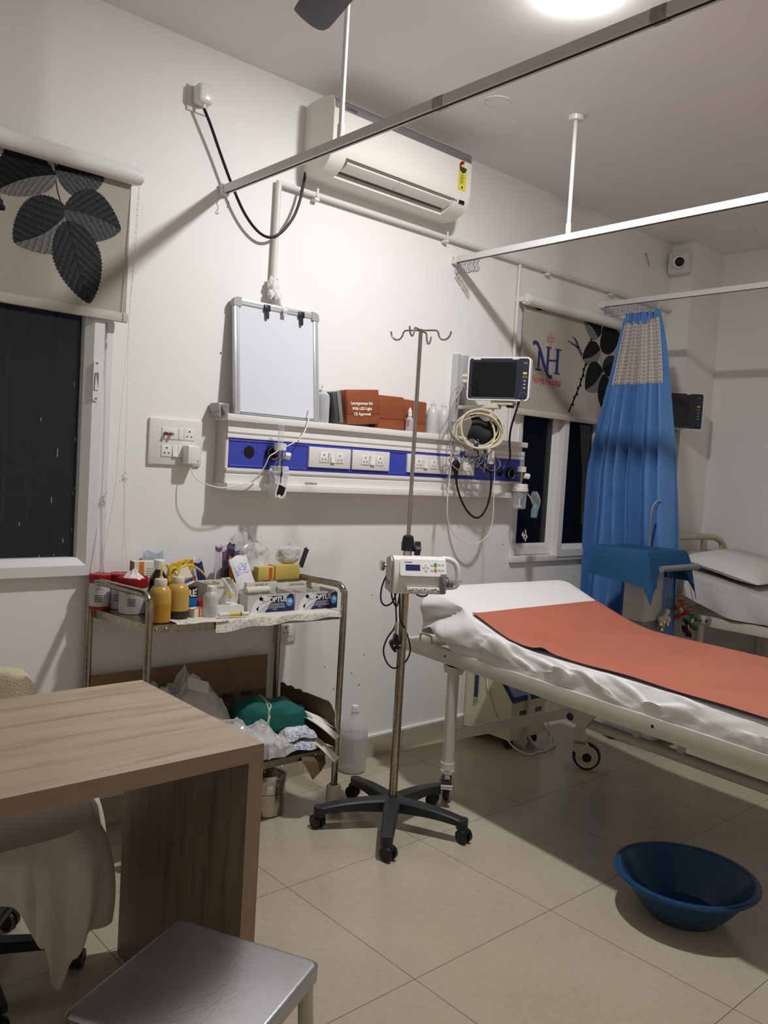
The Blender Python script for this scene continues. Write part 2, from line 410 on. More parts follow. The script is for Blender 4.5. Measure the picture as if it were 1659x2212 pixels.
    def text(s, body, size, mtx, bold=0.0, align='CENTER', depth=0.0, squeeze=1.0):
        cu = bpy.data.curves.new('lettering', 'FONT'); cu.body = body; cu.size = size; cu.align_x = align; cu.align_y = 'CENTER'; cu.offset = bold; cu.extrude = depth; cu.resolution_u = 3
        ob = bpy.data.objects.new('lettering', cu); COL.objects.link(ob)
        dg = bpy.context.evaluated_depsgraph_get(); me = bpy.data.meshes.new_from_object(ob.evaluated_get(dg))
        t = bmesh.new(); t.from_mesh(me); bpy.data.objects.remove(ob); bpy.data.curves.remove(cu); bpy.data.meshes.remove(me)
        return s.merge(t, mtx @ Matrix.Diagonal((squeeze, 1, 1, 1)))

def smooth(pts, k, closed=False):
    out = []; n = len(pts)
    if n < 3: return pts
    for i in range(n if closed else n - 1):
        p0 = pts[(i - 1) % n] if closed or i > 0 else pts[0] * 2 - pts[1]
        p1 = pts[i]; p2 = pts[(i + 1) % n]
        p3 = pts[(i + 2) % n] if closed or i + 2 < n else pts[-1] * 2 - pts[-2]
        for j in range(k):
            t = j / k
            out.append(0.5 * ((2 * p1) + (p2 - p0) * t + (2 * p0 - 5 * p1 + 4 * p2 - p3) * t * t + (3 * p1 - p0 - 3 * p2 + p3) * t ** 3))
    if not closed: out.append(pts[-1])
    return out

WORLD = {}
def thing(name, label=None, cat=None, loc=(0, 0, 0), rotz=0.0, group=None, kind=None):
    o = bpy.data.objects.new(name, None); COL.objects.link(o); o.empty_display_size = 0.05
    o.location = loc; o.rotation_euler = (0, 0, rotz)
    WORLD[o.name] = Matrix.Translation(V(loc)) @ Matrix.Rotation(rotz, 4, 'Z')
    return tag(o, label, cat, group, kind)
def tag(o, label=None, cat=None, group=None, kind=None):
    if label: o['label'] = label
    if cat: o['category'] = cat
    if group: o['group'] = group
    if kind: o['kind'] = kind
    return o
def obj(name, b, parent=None, local=False, angle=38, smooth_=True, label=None):
    # links the builder's mesh as ONE object; world-space geometry is moved into the parent's frame
    bm = b.bm
    W = WORLD[parent.name] if parent else Matrix.Identity(4)
    if parent and not local: bm.transform(W.inverted())
    bmesh.ops.recalc_face_normals(bm, faces=bm.faces[:]); bm.normal_update()
    for fc in bm.faces: fc.smooth = smooth_
    for e in bm.edges:
        if len(e.link_faces) == 2 and e.calc_face_angle(0) > radians(angle): e.smooth = False
    me = bpy.data.meshes.new(name); bm.to_mesh(me); bm.free()
    for k in b.mats: me.materials.append(M[k])
    o = bpy.data.objects.new(name, me); COL.objects.link(o)
    if parent: o.parent = parent
    WORLD[o.name] = W
    if label: o['label'] = label
    return o
def solo(name, b, label, cat, loc, group=None):
    # a thing that is one mesh: origin at its base
    b.bm.transform(Matrix.Translation(-V(loc)))
    o = obj(name, b); o.location = loc; WORLD[o.name] = Matrix.Translation(V(loc)); return tag(o, label, cat, group)
def struct(name, b, parent=None):
    o = obj(name, b, parent)
    if not parent: o['kind'] = 'structure'
    return o
def dup(root, loc, rotz=None, label=None, group=None):
    r = root.copy(); COL.objects.link(r); r.location = loc
    if rotz is not None: r.rotation_euler = (0, 0, rotz)
    if label: r['label'] = label
    if group: r['group'] = group
    def rec(a, b):
        for ch in list(a.children):
            c = ch.copy(); COL.objects.link(c); c.parent = b; rec(ch, c)
    rec(root, r); return r
def frame(o, x, y):
    # matrix whose x / y axes are given and whose z is their cross product
    x = V(x).normalized(); y = V(y).normalized(); z = x.cross(y); o = V(o)
    return Matrix(((x.x, y.x, z.x, o.x), (x.y, y.y, z.y, o.y), (x.z, y.z, z.z, o.z), (0, 0, 0, 1)))
def wallf(x, y, z): return frame((x, y, z), (1, 0, 0), (0, 0, 1))   # lettering frame on a plane facing the room (normal -y)
def rect_loops(b, loops):
    # nested rectangles (x0, z0, x1, z1, y) joined one to the next: window profiles
    prev = None
    for x0, z0, x1, z1, y in loops:
        r = [b.v((x0, y, z0)), b.v((x1, y, z0)), b.v((x1, y, z1)), b.v((x0, y, z1))]
        if prev:
            for i in range(4): b.f([prev[i], prev[(i + 1) % 4], r[(i + 1) % 4], r[i]])
        prev = r
    return b
def rrect(w, h, r, n=5):
    pts = []
    for cx_, cy_, a0 in ((w / 2 - r, h / 2 - r, 0), (-w / 2 + r, h / 2 - r, 90), (-w / 2 + r, -h / 2 + r, 180), (w / 2 - r, -h / 2 + r, 270)):
        for k in range(n + 1):
            a = radians(a0 + 90 * k / n); pts.append((cx_ + r * cos(a), cy_ + r * sin(a)))
    return pts
def fixn(b):
    bmesh.ops.recalc_face_normals(b.bm, faces=b.bm.faces[:]); return b

# ================================================================== the room
XL, XR, YF, H = -2.25, 3.79, -3.6, 2.92
b = B('floor_tile'); b.box((XL - .1, YF - .1, -.1), (XR + .1, .2, 0)); struct('floor', b)
b = B('ceiling_paint'); b.box((XL - .1, YF - .1, H), (XR + .1, .2, H + .1)); struct('ceiling', b)
W1 = (-1.75, .942, -.324, 2.28); W2 = (1.965, .905, 2.775, 2.26)      # window openings x0 z0 x1 z1
b = B('wall_paint')
for x0, z0, x1, z1 in ((XL, 0, W1[0], H), (W1[0], 0, W1[2], W1[1]), (W1[0], W1[3], W1[2], H), (W1[2], 0, W2[0], H), (W2[0], 0, W2[2], W2[1]), (W2[0], W2[3], W2[2], H), (W2[2], 0, XR + .1, H)):
    b.box((x0, 0, z0), (x1, .18, z1))
b.use('dark_grey')
for x, z, r in ((.115, 1.79, .004), (.70, .86, .003), (.98, .78, .003), (.69, .30, .004), (.88, .42, .003), (.93, .36, .0035), (.78, .36, .003), (1.9, 1.0, .003), (.95, .50, .003), (.72, .47, .003)):
    b.cyl((x, .002, z), (x, -.0012, z), r, n=7)
struct('wall_back', b)
b = B('wall_paint'); b.box((XR, YF, 0), (XR + .1, .0, H)); struct('wall_right', b)
b = B('wall_paint'); b.box((XL - .1, YF, 0), (XL, .18, H)); struct('wall_left', b)  # unseen wall, its place chosen close in to bounce more light
b = B('wall_paint'); b.box((XL, YF - .1, 0), (XR + .1, YF, H)); struct('wall_front', b)  # unseen wall behind the camera, moved nearer to raise the bounced light
b = B('wall_paint'); b.box((3.402, -.15, 0), (XR, 0, H)); struct('wall_corner', b)
b = B('skirting_tile'); b.box((XL, -.012, 0), (3.402, 0, .098)); b.use('wall_paint'); b.box((XL, -.0105, .098), (3.402, 0, .106)); struct('baseboard_back', b)
b = B('skirting_side'); b.box((XR - .012, YF, 0), (XR, -.15, .1)); struct('baseboard_right', b)
b = B('skirting_side'); b.box((3.39, -.162, 0), (XR - .012, -.15, .1)); b.box((3.39, -.15, 0), (3.402, -.012, .1)); struct('baseboard_corner', b)

def ring_frame(b, x0, z0, x1, z1, w, yb, yf, bev=.02, dy=.018):
    rect_loops(b, [(x0, z0, x1, z1, yb), (x0, z0, x1, z1, yf), (x0 + w - bev, z0 + w - bev, x1 - w + bev, z1 - w + bev, yf), (x0 + w, z0 + w, x1 - w, z1 - w, yf + dy), (x0 + w, z0 + w, x1 - w, z1 - w, yb), (x0, z0, x1, z1, yb)])
# left window: one big fixed light with a proud mitred sash
w = thing('window_1', loc=(-1.03, .05, W1[1]), kind='structure')
b = B('upvc'); ring_frame(b, W1[0], W1[1], W1[2], W1[3], .05, .09, -.004, .008, .004); obj('frame', b, w)
b = B('upvc'); ring_frame(b, -1.70, .938, -.368, 2.27, .062, .06, -.032, .026, .022); obj('sash', b, w)
b = B('window_glass'); b.box((-1.645, .018, .995), (-.426, .024, 2.21)); obj('pane', b, w)
b = B('upvc'); b.prism([(p[0] - .393, p[1] + 1.623) for p in rrect(.024, .142, .011)], lambda a, c, d: (a, d, c), -.032, -.037)
b.use('grey_plastic'); b.box((-.4, -.0385, 1.592), (-.386, -.037, 1.652)); b.use('white_plastic'); b.prism([(-.4, 1.592), (-.386, 1.592), (-.398, 1.645)], lambda a, c, d: (a, d, c), -.0385, -.041)
b.use('grey_plastic')
for z in (1.685, 1.562): b.cyl((-.393, -.037, z), (-.393, -.0385, z), .004, n=10)
obj('handle', b, w)
b = B('ltgrey_card')
for x, z, h in ((-.5, 1.35, .03), (-.515, 1.19, .02), (-.44, 1.41, .012), (-.43, 1.38, .012), (-.44, 1.09, .01), (-.47, 1.05, .014), (-.62, 1.11, .012), (-.45, 1.60, .016), (-.56, 1.47, .012), (-.435, 1.24, .008), (-.44, 1.22, .01), (-.55, 1.0, .006), (-.5, 1.005, .005)):
    b.box((x, .0165, z), (x + .0018, .018, z + h))
obj('paint_fleck', b, w)
# grille outside the left window
b = B('bone')
for x in (-1.5, -1.33, -1.16, -.99, -.82, -.685, -.602, -.518, -.434): b.box((x - .006, .25, .85), (x + .006, .262, 2.3))
for z in (1.288, 1.206): b.box((-1.6, .262, z - .006), (-.4, .268, z + .006))
solo('window_grille', b, 'iron bar grille outside the dark window on the left', 'grille', (-1.0, .26, .85))
# right window: two sliding sashes
w = thing('window_2', loc=(2.37, .05, W2[1]), kind='structure')
b = B('upvc'); ring_frame(b, W2[0], W2[1], W2[2], W2[3], .03, .09, -.006, .006, .004)
b.box((W2[0] - .015, -.022, W2[1] - .004), (W2[2], -.006, W2[1] + .03), .003); obj('frame', b, w)
b = B('upvc'); ring_frame(b, 1.985, .938, 2.372, 2.24, .062, .06, .02, .02, .014); obj('sash', b, w)
b = B('upvc'); ring_frame(b, 2.345, .925, 2.735, 2.25, .07, .03, -.028, .03, .024); obj('sash', b, w)
b = B('window_glass'); b.box((2.04, .036, .99), (2.32, .042, 2.19)); obj('pane', b, w)
b = B('window_glass'); b.box((2.41, .008, .98), (2.67, .014, 2.19)); obj('pane', b, w)
b = B('print_white')
for x, z, a in ((2.105, 1.052, .5), (2.13, 1.066, -.4), (2.12, 1.035, .2), (2.14, 1.04, -.8), (2.135, 1.022, .4), (2.115, 1.045, 1.0)):
    b.box((-.004, .0345, -.012), (.004, .036, .012), mtx=Matrix.Translation((x, 0, z)) @ Matrix.Rotation(a, 4, 'Y'))
obj('paint_fleck', b, w)

# ceiling lights
def downlight(x, y, lit, label, r=.056):
    t = thing('ceiling_light', label, 'ceiling light', (x, y, H), group='round lights set in the ceiling')
    b = B('white_plastic'); b.lathe([(r * .94, 0), (r * .94, -.002), (r, -.004), (r * 1.04, -.002), (r * 1.04, 0)], (x, y, H)); obj('frame', b, t)
    if lit:
        mat('lamp_lit', (252, 251, 253), 0.5, emit=LAMP_STRENGTH)
        b = B('lamp_lit'); b.lathe([(0, -.012), (r * .75, -.0115), (r * .9, -.008), (r * .938, -.003)], (x, y, H))
    else:
        b = B('ceiling_paint'); b.lathe([(0, -.003), (r * .93, -.003)], (x, y, H))
    obj('diffuser', b, t)
    return t
downlight(.628, -1.228, True, 'lit ceiling light glowing at the top edge above the curtain track', .06)
downlight(1.06, -.515, False, 'unlit round ceiling light just in front of the air conditioner')
downlight(3.325, -.523, False, 'unlit round ceiling light in the far right corner by the security camera')

# ================================================================== roller blinds
def leaf(b, base, tip, wl, wr, y, ml, mr, bend=0.0, n=46, teeth=True):
    # flat printed leaf: wl / wr are the half widths left and right of the midrib
    bx, bz = base; tx, tz = tip; L = sqrt((tx - bx) ** 2 + (tz - bz) ** 2); d = ((tx - bx) / L, (tz - bz) / L); nn = (-d[1], d[0])
    def pt(t, s):
        o = bend * sin(pi * t) + s; return (bx + d[0] * L * t + nn[0] * o, y, bz + d[1] * L * t + nn[1] * o)
    for sgn, w, m in ((1, wl, ml), (-1, wr, mr)):
        b.use(m); prev = None
        for i in range(n + 1):
            t = i / n; h = w * (sin(pi * t ** 0.82) ** 0.72 if 0 < t < 1 else 0)
            if teeth and 0 < i < n: h += 0.0026 * (1 if i % 2 else -0.8)
            cur = (t, max(0, h))
            if prev:
                b.f([b.v(pt(prev[0], 0)), b.v(pt(cur[0], 0)), b.v(pt(cur[0], sgn * cur[1])), b.v(pt(prev[0], sgn * prev[1]))],
                    [(prev[0], 0), (cur[0], 0), (cur[0], cur[1] / w), (prev[0], prev[1] / w)])
            prev = cur
def stem(b, pts, w, y, m):
    b.use(m); pts = smooth([V((x, y, z)) for x, z in pts], 5); prev = None
    for i, p in enumerate(pts):
        t = (pts[min(i + 1, len(pts) - 1)] - pts[max(i - 1, 0)]).normalized(); nn = V((-t.z, 0, t.x)) * w / 2
        cur = (p + nn, p - nn)
        if prev: b.f([b.v(prev[0]), b.v(cur[0]), b.v(cur[1]), b.v(prev[1])])
        prev = cur
def thorns(b, pts, w, y, m):
    b.use(m); pts = smooth([V((x, y, z)) for x, z in pts], 6)
    for k in range(3, len(pts) - 2, 2):
        p = pts[k]; t = (pts[k + 1] - pts[k - 1]).normalized(); s = 1 if k % 4 == 3 else -1; nn = V((-t.z, 0, t.x)) * s
        b.f([b.v(p - t * .012), b.v(p + t * .012), b.v(p + nn * w - t * .004)])
def bead_run(b, pts, r=.0021, step=.0075):
    pts = smooth([V(p) for p in pts], 24); acc = 0.0; last = pts[0]
    for p in pts[1:]:
        acc += (p - last).length; last = p
        if acc >= step: acc = 0.0; b.sphere(p, r, 6, 4)
    b.tube(pts[::4], .0007, 4, 0)

def blind(name, x0, x1, zt, zb, yc, r, label):
    t = thing('roller_blind', label, 'blind', ((x0 + x1) / 2, yc, zb))
    b = B('white_gloss'); b.cyl((x0, yc, zt), (x1, yc, zt), r, n=28); obj('roller_tube', b, t)
    for xx, s in ((x0, -1), (x1, 1)):
        b = B('white_plastic'); b.cyl((xx, yc, zt), (xx + s * .012, yc, zt), r * .86, n=20); b.box((xx + s * .004, yc, zt - .012), (xx + s * .016, 0, zt + .016), .002); b.cyl((xx + s * .012, yc - .01, zt - .012), (xx + s * .018, yc - .01, zt - .012), .006, n=8); obj('bracket', b, t)
    return t
bl = blind('roller_blind', -1.78, -.284, 2.347, 1.838, -.062, .031, 'roller blind printed with large grey leaves over the left window')
b = B('blind_fabric'); YB = -.042
b.box((-1.77, YB, 1.86), (-.298, YB + .0012, 2.335))
yl = YB - .0006
stem(b, [(-.565, 2.33), (-.56, 2.27), (-.548, 2.22), (-.522, 2.16), (-.512, 2.14)], .004, yl, 'leaf_mid')
stem(b, [(-.716, 2.34), (-.722, 2.28), (-.735, 2.22), (-.745, 2.15)], .014, yl, 'leaf_dark')
leaf(b, (-.563, 2.30), (-.395, 2.318), .05, .078, yl, 'leaf_black', 'leaf_mid', .0)
leaf(b, (-.559, 2.285), (-.745, 2.185), .055, .105, yl - .0002, 'leaf_light', 'leaf_black', -.012)
leaf(b, (-.512, 2.18), (-.684, 2.035), .075, .108, yl - .0004, 'leaf_light', 'leaf_dark', .02)
leaf(b, (-.529, 2.182), (-.329, 2.158), .085, .09, yl - .0005, 'leaf_dark', 'leaf_mid', .012)
leaf(b, (-.516, 2.146), (-.431, 1.884), .088, .078, yl - .0006, 'leaf_dark', 'leaf_dark', -.004)
leaf(b, (-.79, 2.2), (-.715, 2.13), .02, .03, yl - .0003, 'leaf_dark', 'leaf_black', .0, 12)
obj('fabric', b, bl)
b = B('blind_bar'); b.box((-1.775, YB - .008, 1.838), (-.29, YB + .008, 1.872), .006); obj('bottom_bar', b, bl)
b = B('white_gloss'); yc = -.07
bead_run(b, [(-.278, -.066, 2.33), (-.285, yc, 2.1), (-.296, yc, 1.9), (-.299, yc, 1.79), (-.309, yc, 1.61), (-.318, yc, 1.435), (-.323, yc, 1.26), (-.341, yc, 1.126), (-.362, yc, .94), (-.345, yc, .90), (-.318, yc, .91), (-.29, yc, .945), (-.287, yc, 1.14), (-.292, yc, 1.29), (-.292, yc, 1.381), (-.294, yc, 1.611), (-.297, yc, 1.88), (-.28, -.066, 2.33)])
bead_run(b, [(-.293, yc - .004, 1.3), (-.285, yc, 1.15), (-.276, yc, 1.04), (-.262, yc, .945)])
for k in range(26):
    a = k * 2.4; b.sphere((-.292 + .009 * cos(a) * (.5 + random.random()), yc + .008 * sin(a * 1.7), 1.292 + .02 * (random.random() * 2 - 1)), .0026, 6, 4)
obj('bead_chain', b, bl)
b = B('grey_cable'); b.tube([(-.352, -.008, 1.835), (-.35, -.008, 1.8), (-.354, -.008, 1.77), (-.349, -.008, 1.755), (-.352, -.008, 1.74)], .0016, 6); obj('pull_cord', b, bl)

bl = blind('roller_blind', 1.885, 2.86, 2.305, 1.705, -.062, .03, 'roller blind with rose branch print and blue NH lettering over the right window')
b = B('blind_fabric'); b.box((1.893, YB, 1.725), (2.835, YB + .0012, 2.295)); yl = YB - .0006
st = [(2.525, 2.24), (2.50, 2.14), (2.47, 2.02), (2.44, 1.93), (2.40, 1.85), (2.345, 1.752)]
stem(b, st, .013, yl, 'leaf_dark'); thorns(b, st, .022, yl, 'leaf_dark')
stem(b, [(2.475, 2.06), (2.44, 2.09), (2.41, 2.115), (2.375, 2.16), (2.33, 2.175)], .005, yl, 'leaf_dark')
leaf(b, (2.435, 2.075), (2.345, 2.175), .012, .014, yl, 'leaf_light', 'leaf_mid', 0, 10); leaf(b, (2.40, 2.12), (2.285, 2.15), .006, .006, yl, 'leaf_mid', 'leaf_mid', 0, 8)
stem(b, [(2.62, 2.26), (2.622, 2.12), (2.64, 2.02), (2.66, 1.99)], .003, yl, 'leaf_mid')
leaf(b, (2.60, 2.222), (2.50, 2.32), .075, .055, yl - .0001, 'leaf_black', 'leaf_black', .012)
leaf(b, (2.585, 2.205), (2.43, 2.285), .055, .05, yl - .0003, 'leaf_light', 'leaf_black', -.012)
leaf(b, (2.615, 2.225), (2.755, 2.315), .05, .06, yl - .0003, 'leaf_black', 'leaf_dark', .0)
leaf(b, (2.61, 2.14), (2.44, 2.065), .055, .085, yl - .0004, 'leaf_light', 'leaf_black', .014)
leaf(b, (2.61, 2.15), (2.80, 2.26), .085, .07, yl - .0005, 'leaf_black', 'leaf_black', .0)
leaf(b, (2.645, 2.035), (2.80, 2.11), .05, .07, yl - .0004, 'leaf_dark', 'leaf_black', .0)
leaf(b, (2.652, 2.025), (2.49, 1.895), .06, .12, yl - .0006, 'leaf_light', 'leaf_black', .018)
leaf(b, (2.668, 2.005), (2.73, 1.76), .075, .07, yl - .0007, 'leaf_black', 'leaf_black', -.01)
leaf(b, (1.96, 2.297), (2.085, 2.30), .012, .028, yl - .0004, 'leaf_black', 'leaf_black', .0, 14)
# blue N H monogram, drawn as the letter strokes
b.use('print_navy'); yp = yl - .0008
def st_poly(pts): b.poly([(x, yp, z) for x, z in pts])
st_poly([(2.034, 2.055), (2.054, 2.06), (2.052, 1.965), (2.040, 1.965)]); st_poly([(2.012, 1.952), (2.08, 1.952), (2.066, 1.962), (2.026, 1.962)])
stem(b, [(1.986, 2.088), (2.004, 2.098), (2.024, 2.094), (2.044, 2.07), (2.074, 2.015), (2.108, 1.962), (2.135, 1.935), (2.156, 1.928), (2.17, 1.934)], .02, yp, 'print_navy')
stem(b, [(2.034, 2.085), (2.06, 2.05), (2.09, 1.995), (2.118, 1.952)], .019, yp - .0001, 'print_navy')
st_poly([(2.112, 2.082), (2.134, 2.082), (2.134, 1.95), (2.112, 1.97)]); st_poly([(2.102, 2.082), (2.150, 2.082), (2.150, 2.09), (2.102, 2.09)])
st_poly([(2.196, 2.082), (2.220, 2.082), (2.220, 1.958), (2.196, 1.958)]); st_poly([(2.184, 2.082), (2.238, 2.082), (2.238, 2.09), (2.184, 2.09)]); st_poly([(2.184, 1.95), (2.238, 1.95), (2.238, 1.958), (2.184, 1.958)])
st_poly([(2.134, 2.012), (2.196, 2.018), (2.196, 2.028), (2.134, 2.022)])
b.use('print_red')
def cross_line(pts):
    for (x0, z0), (x1, z1) in zip(pts, pts[1:]): b.box((min(x0, x1) - .0011, yp, min(z0, z1) - .0011), (max(x0, x1) + .0011, yp + .0002, max(z0, z1) + .0011))
for s in (1.0, .52):
    c0, c1, q = .011 * s, .033 * s, [(1, 3), (1, 1), (3, 1), (3, -1), (1, -1), (1, -3), (-1, -3), (-1, -1), (-3, -1), (-3, 1), (-1, 1), (-1, 3), (1, 3)]
    cross_line([(2.134 + a * .011 * s, 2.132 + c * .011 * s) for a, c in q])
b.text('Navya Hospital', .058, wallf(2.128, yp, 1.903), bold=.0006, squeeze=.72)
obj('fabric', b, bl)
b = B('blind_bar'); b.box((1.885, YB - .008, 1.702), (2.845, YB + .008, 1.736), .006); obj('bottom_bar', b, bl)

# ================================================================== air conditioner
AX0, AX1 = .457, 1.262
ac = thing('air_conditioner', 'white wall-mounted split air conditioner with its louvre open', 'air conditioner', (.86, -.1, 2.555))
b = B('ac_white')
top = [(0, 2.552), (0, 2.838), (-.04, 2.85), (-.12, 2.853), (-.175, 2.845), (-.196, 2.826), (-.2, 2.80), (-.2, 2.66), (-.196, 2.632)]
endp = top + [(-.188, 2.605), (-.168, 2.58), (-.135, 2.562), (-.1, 2.553)]
midp = top + [(-.19, 2.618), (-.15, 2.626), (-.115, 2.60), (-.108, 2.572), (-.112, 2.557), (-.1, 2.553)]
fx = lambda y, z, x: (x, y, z)
b.prism(endp, fx, AX0, .535); b.prism(midp, fx, .535, 1.165); b.prism(endp, fx, 1.165, AX1)
obj('body', b, ac, angle=30)
b = B('silver'); b.prism([(-.2012, 2.793), (-.2012, 2.812), (-.1972, 2.829), (-.189, 2.836), (-.188, 2.834), (-.199, 2.80)], fx, AX0 + .004, AX1 - .004); obj('trim_strip', b, ac)
b = B('ac_white')
for x0, x1 in ((.545, .832), (.836, 1.155)):
    b.prism([(-.189, 2.598), (-.187, 2.604), (-.17, 2.594), (-.142, 2.582), (-.142, 2.577), (-.172, 2.587)], fx, x0, x1)
obj('louvre', b, ac)
b = B('dark_grey'); b.prism([(-.13, 2.622), (-.12, 2.622), (-.112, 2.58), (-.116, 2.58)], fx, .536, 1.164)
obj('outlet', b, ac)
b = B('box_yellow'); yy = -.2022
b.mats[0] = 'energy_yellow'; mat('energy_yellow', (222, 210, 60), 0.5)
b.box((1.178, yy, 2.66), (1.227, yy + .001, 2.745))
b.use('print_white'); b.prism([(1.2025 + .0255 * cos(a), 2.765 + .0255 * sin(a)) for a in [2 * pi * k / 24 for k in range(24)]], lambda a, c, d: (a, d, c), yy, yy + .0012)
b.use('red_cap'); b.prism([(1.2025 + r * cos(a), 2.765 + r * sin(a)) for r, seq in ((.0245, range(13)), (.011, range(12, -1, -1))) for a in [radians(70 + 115 * k / 12) for k in seq]], lambda a, c, d: (a, d, c), yy - .0006, yy)
b.use('energy_yellow'); b.prism([(1.2025 + .011 * cos(a), 2.765 + .011 * sin(a)) for a in [2 * pi * k / 14 for k in range(14)]], lambda a, c, d: (a, d, c), yy - .0007, yy)
b.use('print_dark'); b.prism([(1.178, 2.762), (1.227, 2.762), (1.222, 2.745), (1.2025, 2.735), (1.183, 2.745)], lambda a, c, d: (a, d, c), yy - .0008, yy)
for z in (2.725, 2.716, 2.707, 2.698, 2.689): b.box((1.187, yy - .0004, z), (1.187 + random.uniform(.018, .032), yy, z + .003))
b.box((1.198, yy - .0004, 2.667), (1.207, yy, 2.678))
obj('energy_label', b, ac)
b = B('screen_black'); b.box((1.2, -.1925, 2.604), (1.235, -.184, 2.622)); obj('display', b, ac)
b = B('grey_plastic'); b.box((1.165, -.1915, 2.609), (1.187, -.184, 2.617)); obj('sensor_window', b, ac)
b = B('print_dark'); lf = frame((.535, -.2018, 2.806), (1, 0, 0), (0, 0, 1)); b.text('DAIKIN', .017, frame((.545, -.2018, 2.805), (1, 0, 0), (0, 0, 1)), bold=.0005)
b.poly([(.494, -.2018, 2.813), (.508, -.2018, 2.813), (.501, -.2018, 2.797)]); obj('logo', b, ac)
b = B('print_dark'); b.text('Inverter', .011, frame((1.225, -.2018, 2.804), (1, 0, 0), (0, 0, 1))); obj('lettering', b, ac)

# high wall socket, white plug and drooping black lead
b = B('white_plastic'); b.box((-.08, -.008, 2.662), (.01, 0, 2.757), .003); solo('socket_plate', b, 'white square socket plate high on the wall left of the air conditioner', 'socket', (-.035, 0, 2.662))
pg = thing('power_plug', 'white plug with drooping black lead running to the air conditioner', 'plug', (-.03, -.05, 2.67))
b = B('white_gloss'); b.box((-.062, -.066, 2.685), (.002, -.008, 2.755), .014, 3); b.cyl((-.03, -.045, 2.688), (-.03, -.045, 2.668), .007, .005, 10); obj('plug_body', b, pg)
b = B('black_cable'); b.tube([(-.03, -.045, 2.67), (.0, -.045, 2.62), (.05, -.04, 2.53), (.105, -.04, 2.43), (.16, -.04, 2.345), (.215, -.04, 2.292), (.265, -.04, 2.27), (.31, -.04, 2.278), (.355, -.04, 2.315), (.4, -.04, 2.38), (.43, -.035, 2.455), (.447, -.03, 2.53), (.46, -.02, 2.575)], .006, 8); obj('lead', b, pg)

# conduit pipe
pp = thing('conduit_pipe', 'long white plastic conduit pipe running along the wall under the air conditioner', 'pipe', (1.86, -.018, 2.488))
b = B('pvc'); b.cyl((.345, -.018, 2.5), (3.39, -.018, 2.5), .012, n=14); obj('pipe', b, pp)
for x in (.52, 1.3, 2.1, 2.708):
    b = B('white_plastic'); b.box((x - .012, -.033, 2.475), (x + .012, -.001, 2.487), .002); b.box((x - .005, -.034, 2.487), (x + .005, -.0305, 2.525), .001); obj('clip', b, pp)
b = B('pvc'); b.tube([(.352, -.018, 2.5), (.340, -.018, 2.5), (.3345, -.018, 2.492), (.334, -.018, 2.47), (.331, -.018, 2.05)], .0125, 14, 3); solo('drop_pipe', b, 'short white conduit pipe dropping from the bend to the knotted cloth', 'pipe', (.331, -.018, 2.05))
b = B('pvc'); b.cyl((1.866, -.018, 2.486), (1.866, -.018, 1.556), .009, n=12); solo('drop_pipe', b, 'thin white conduit pipe dropping beside the right blind behind the monitor', 'pipe', (1.866, -.018, 1.556))

# ================================================================== switch plate, adapter
sw = thing('switch_plate', 'large white switch and socket plate beside the left window', 'switch', (-.065, 0, 1.342))
b = B('white_plastic'); b.box((-.175, -.012, 1.342), (.045, 0, 1.516), .004); obj('plate', b, sw)
def module(parent, x0, z0, x1, z1, y, holes=True):
    b = B('white_gloss'); b.box((x0, y - .003, z0), (x1, y, z1), .001)
    if holes:
        b.use('dark_hole'); cx = (x0 + x1) / 2; cz = (z0 + z1) / 2; s = min(x1 - x0, z1 - z0) / .044
        b.cyl((cx, y - .0036, cz + .011 * s), (cx, y - .003, cz + .011 * s), .0035 * s, n=10)
        for q in (-1, 1): b.cyl((cx + q * .0088 * s, y - .0036, cz - .008 * s), (cx + q * .0088 * s, y - .003, cz - .008 * s), .0028 * s, n=10)
    return obj('socket' if holes else 'blank', b, parent)
def rocker(parent, x0, z0, x1, z1, y, tilt=1):
    b = B('white_gloss'); d0, d1 = (.003, .009) if tilt > 0 else (.009, .003)
    b.prism([(y, z0), (y - d1, z0 + .001), (y - d0, z1 - .001), (y, z1)], lambda a, c, d: (d, a, c), x0, x1); return obj('switch', b, parent)
module(sw, -.126, 1.439, -.06, 1.482, -.012, False)
for x, m in ((-.114, 'red_cap'), (-.092, 'grey_plastic')):
    b = B(m); b.cyl((x, -.016, 1.46), (x, -.034, 1.458), .0065, .006, 12); obj('terminal_post', b, sw)
module(sw, -.058, 1.439, -.036, 1.482, -.012, False); module(sw, -.035, 1.439, .01, 1.483, -.012)
module(sw, -.126, 1.373, -.082, 1.417, -.012); rocker(sw, -.08, 1.373, -.058, 1.417, -.012); rocker(sw, -.056, 1.373, -.038, 1.417, -.012)
ad = thing('power_adapter', 'white cube power adapter plugged beside the left window with a thin cable', 'adapter', (-.012, -.03, 1.348))
b = B('white_gloss'); b.box((-.04, -.062, 1.348), (.012, -.012, 1.42), .005, 3); b.use('dark_grey'); b.box((.002, -.0625, 1.358), (.0045, -.061, 1.366)); obj('adapter_body', b, ad)
b = B('white_cable'); b.cyl((-.02, -.045, 1.348), (-.02, -.045, 1.337), .0035, .0025, 8)
b.tube([(-.02, -.045, 1.342), (-.016, -.06, 1.318), (.0, -.08, 1.29), (.04, -.1, 1.272), (.09, -.115, 1.266), (.163, -.125, 1.282), (.215, -.13, 1.305), (.25, -.14, 1.35), (.266, -.15, 1.395), (.287, -.152, 1.41), (.32, -.152, 1.432), (.36, -.15, 1.447), (.417, -.14, 1.478), (.45, -.125, 1.51), (.478, -.11, 1.56), (.492, -.1, 1.60), (.498, -.085, 1.608)], .0024, 6); obj('cable', b, ad)

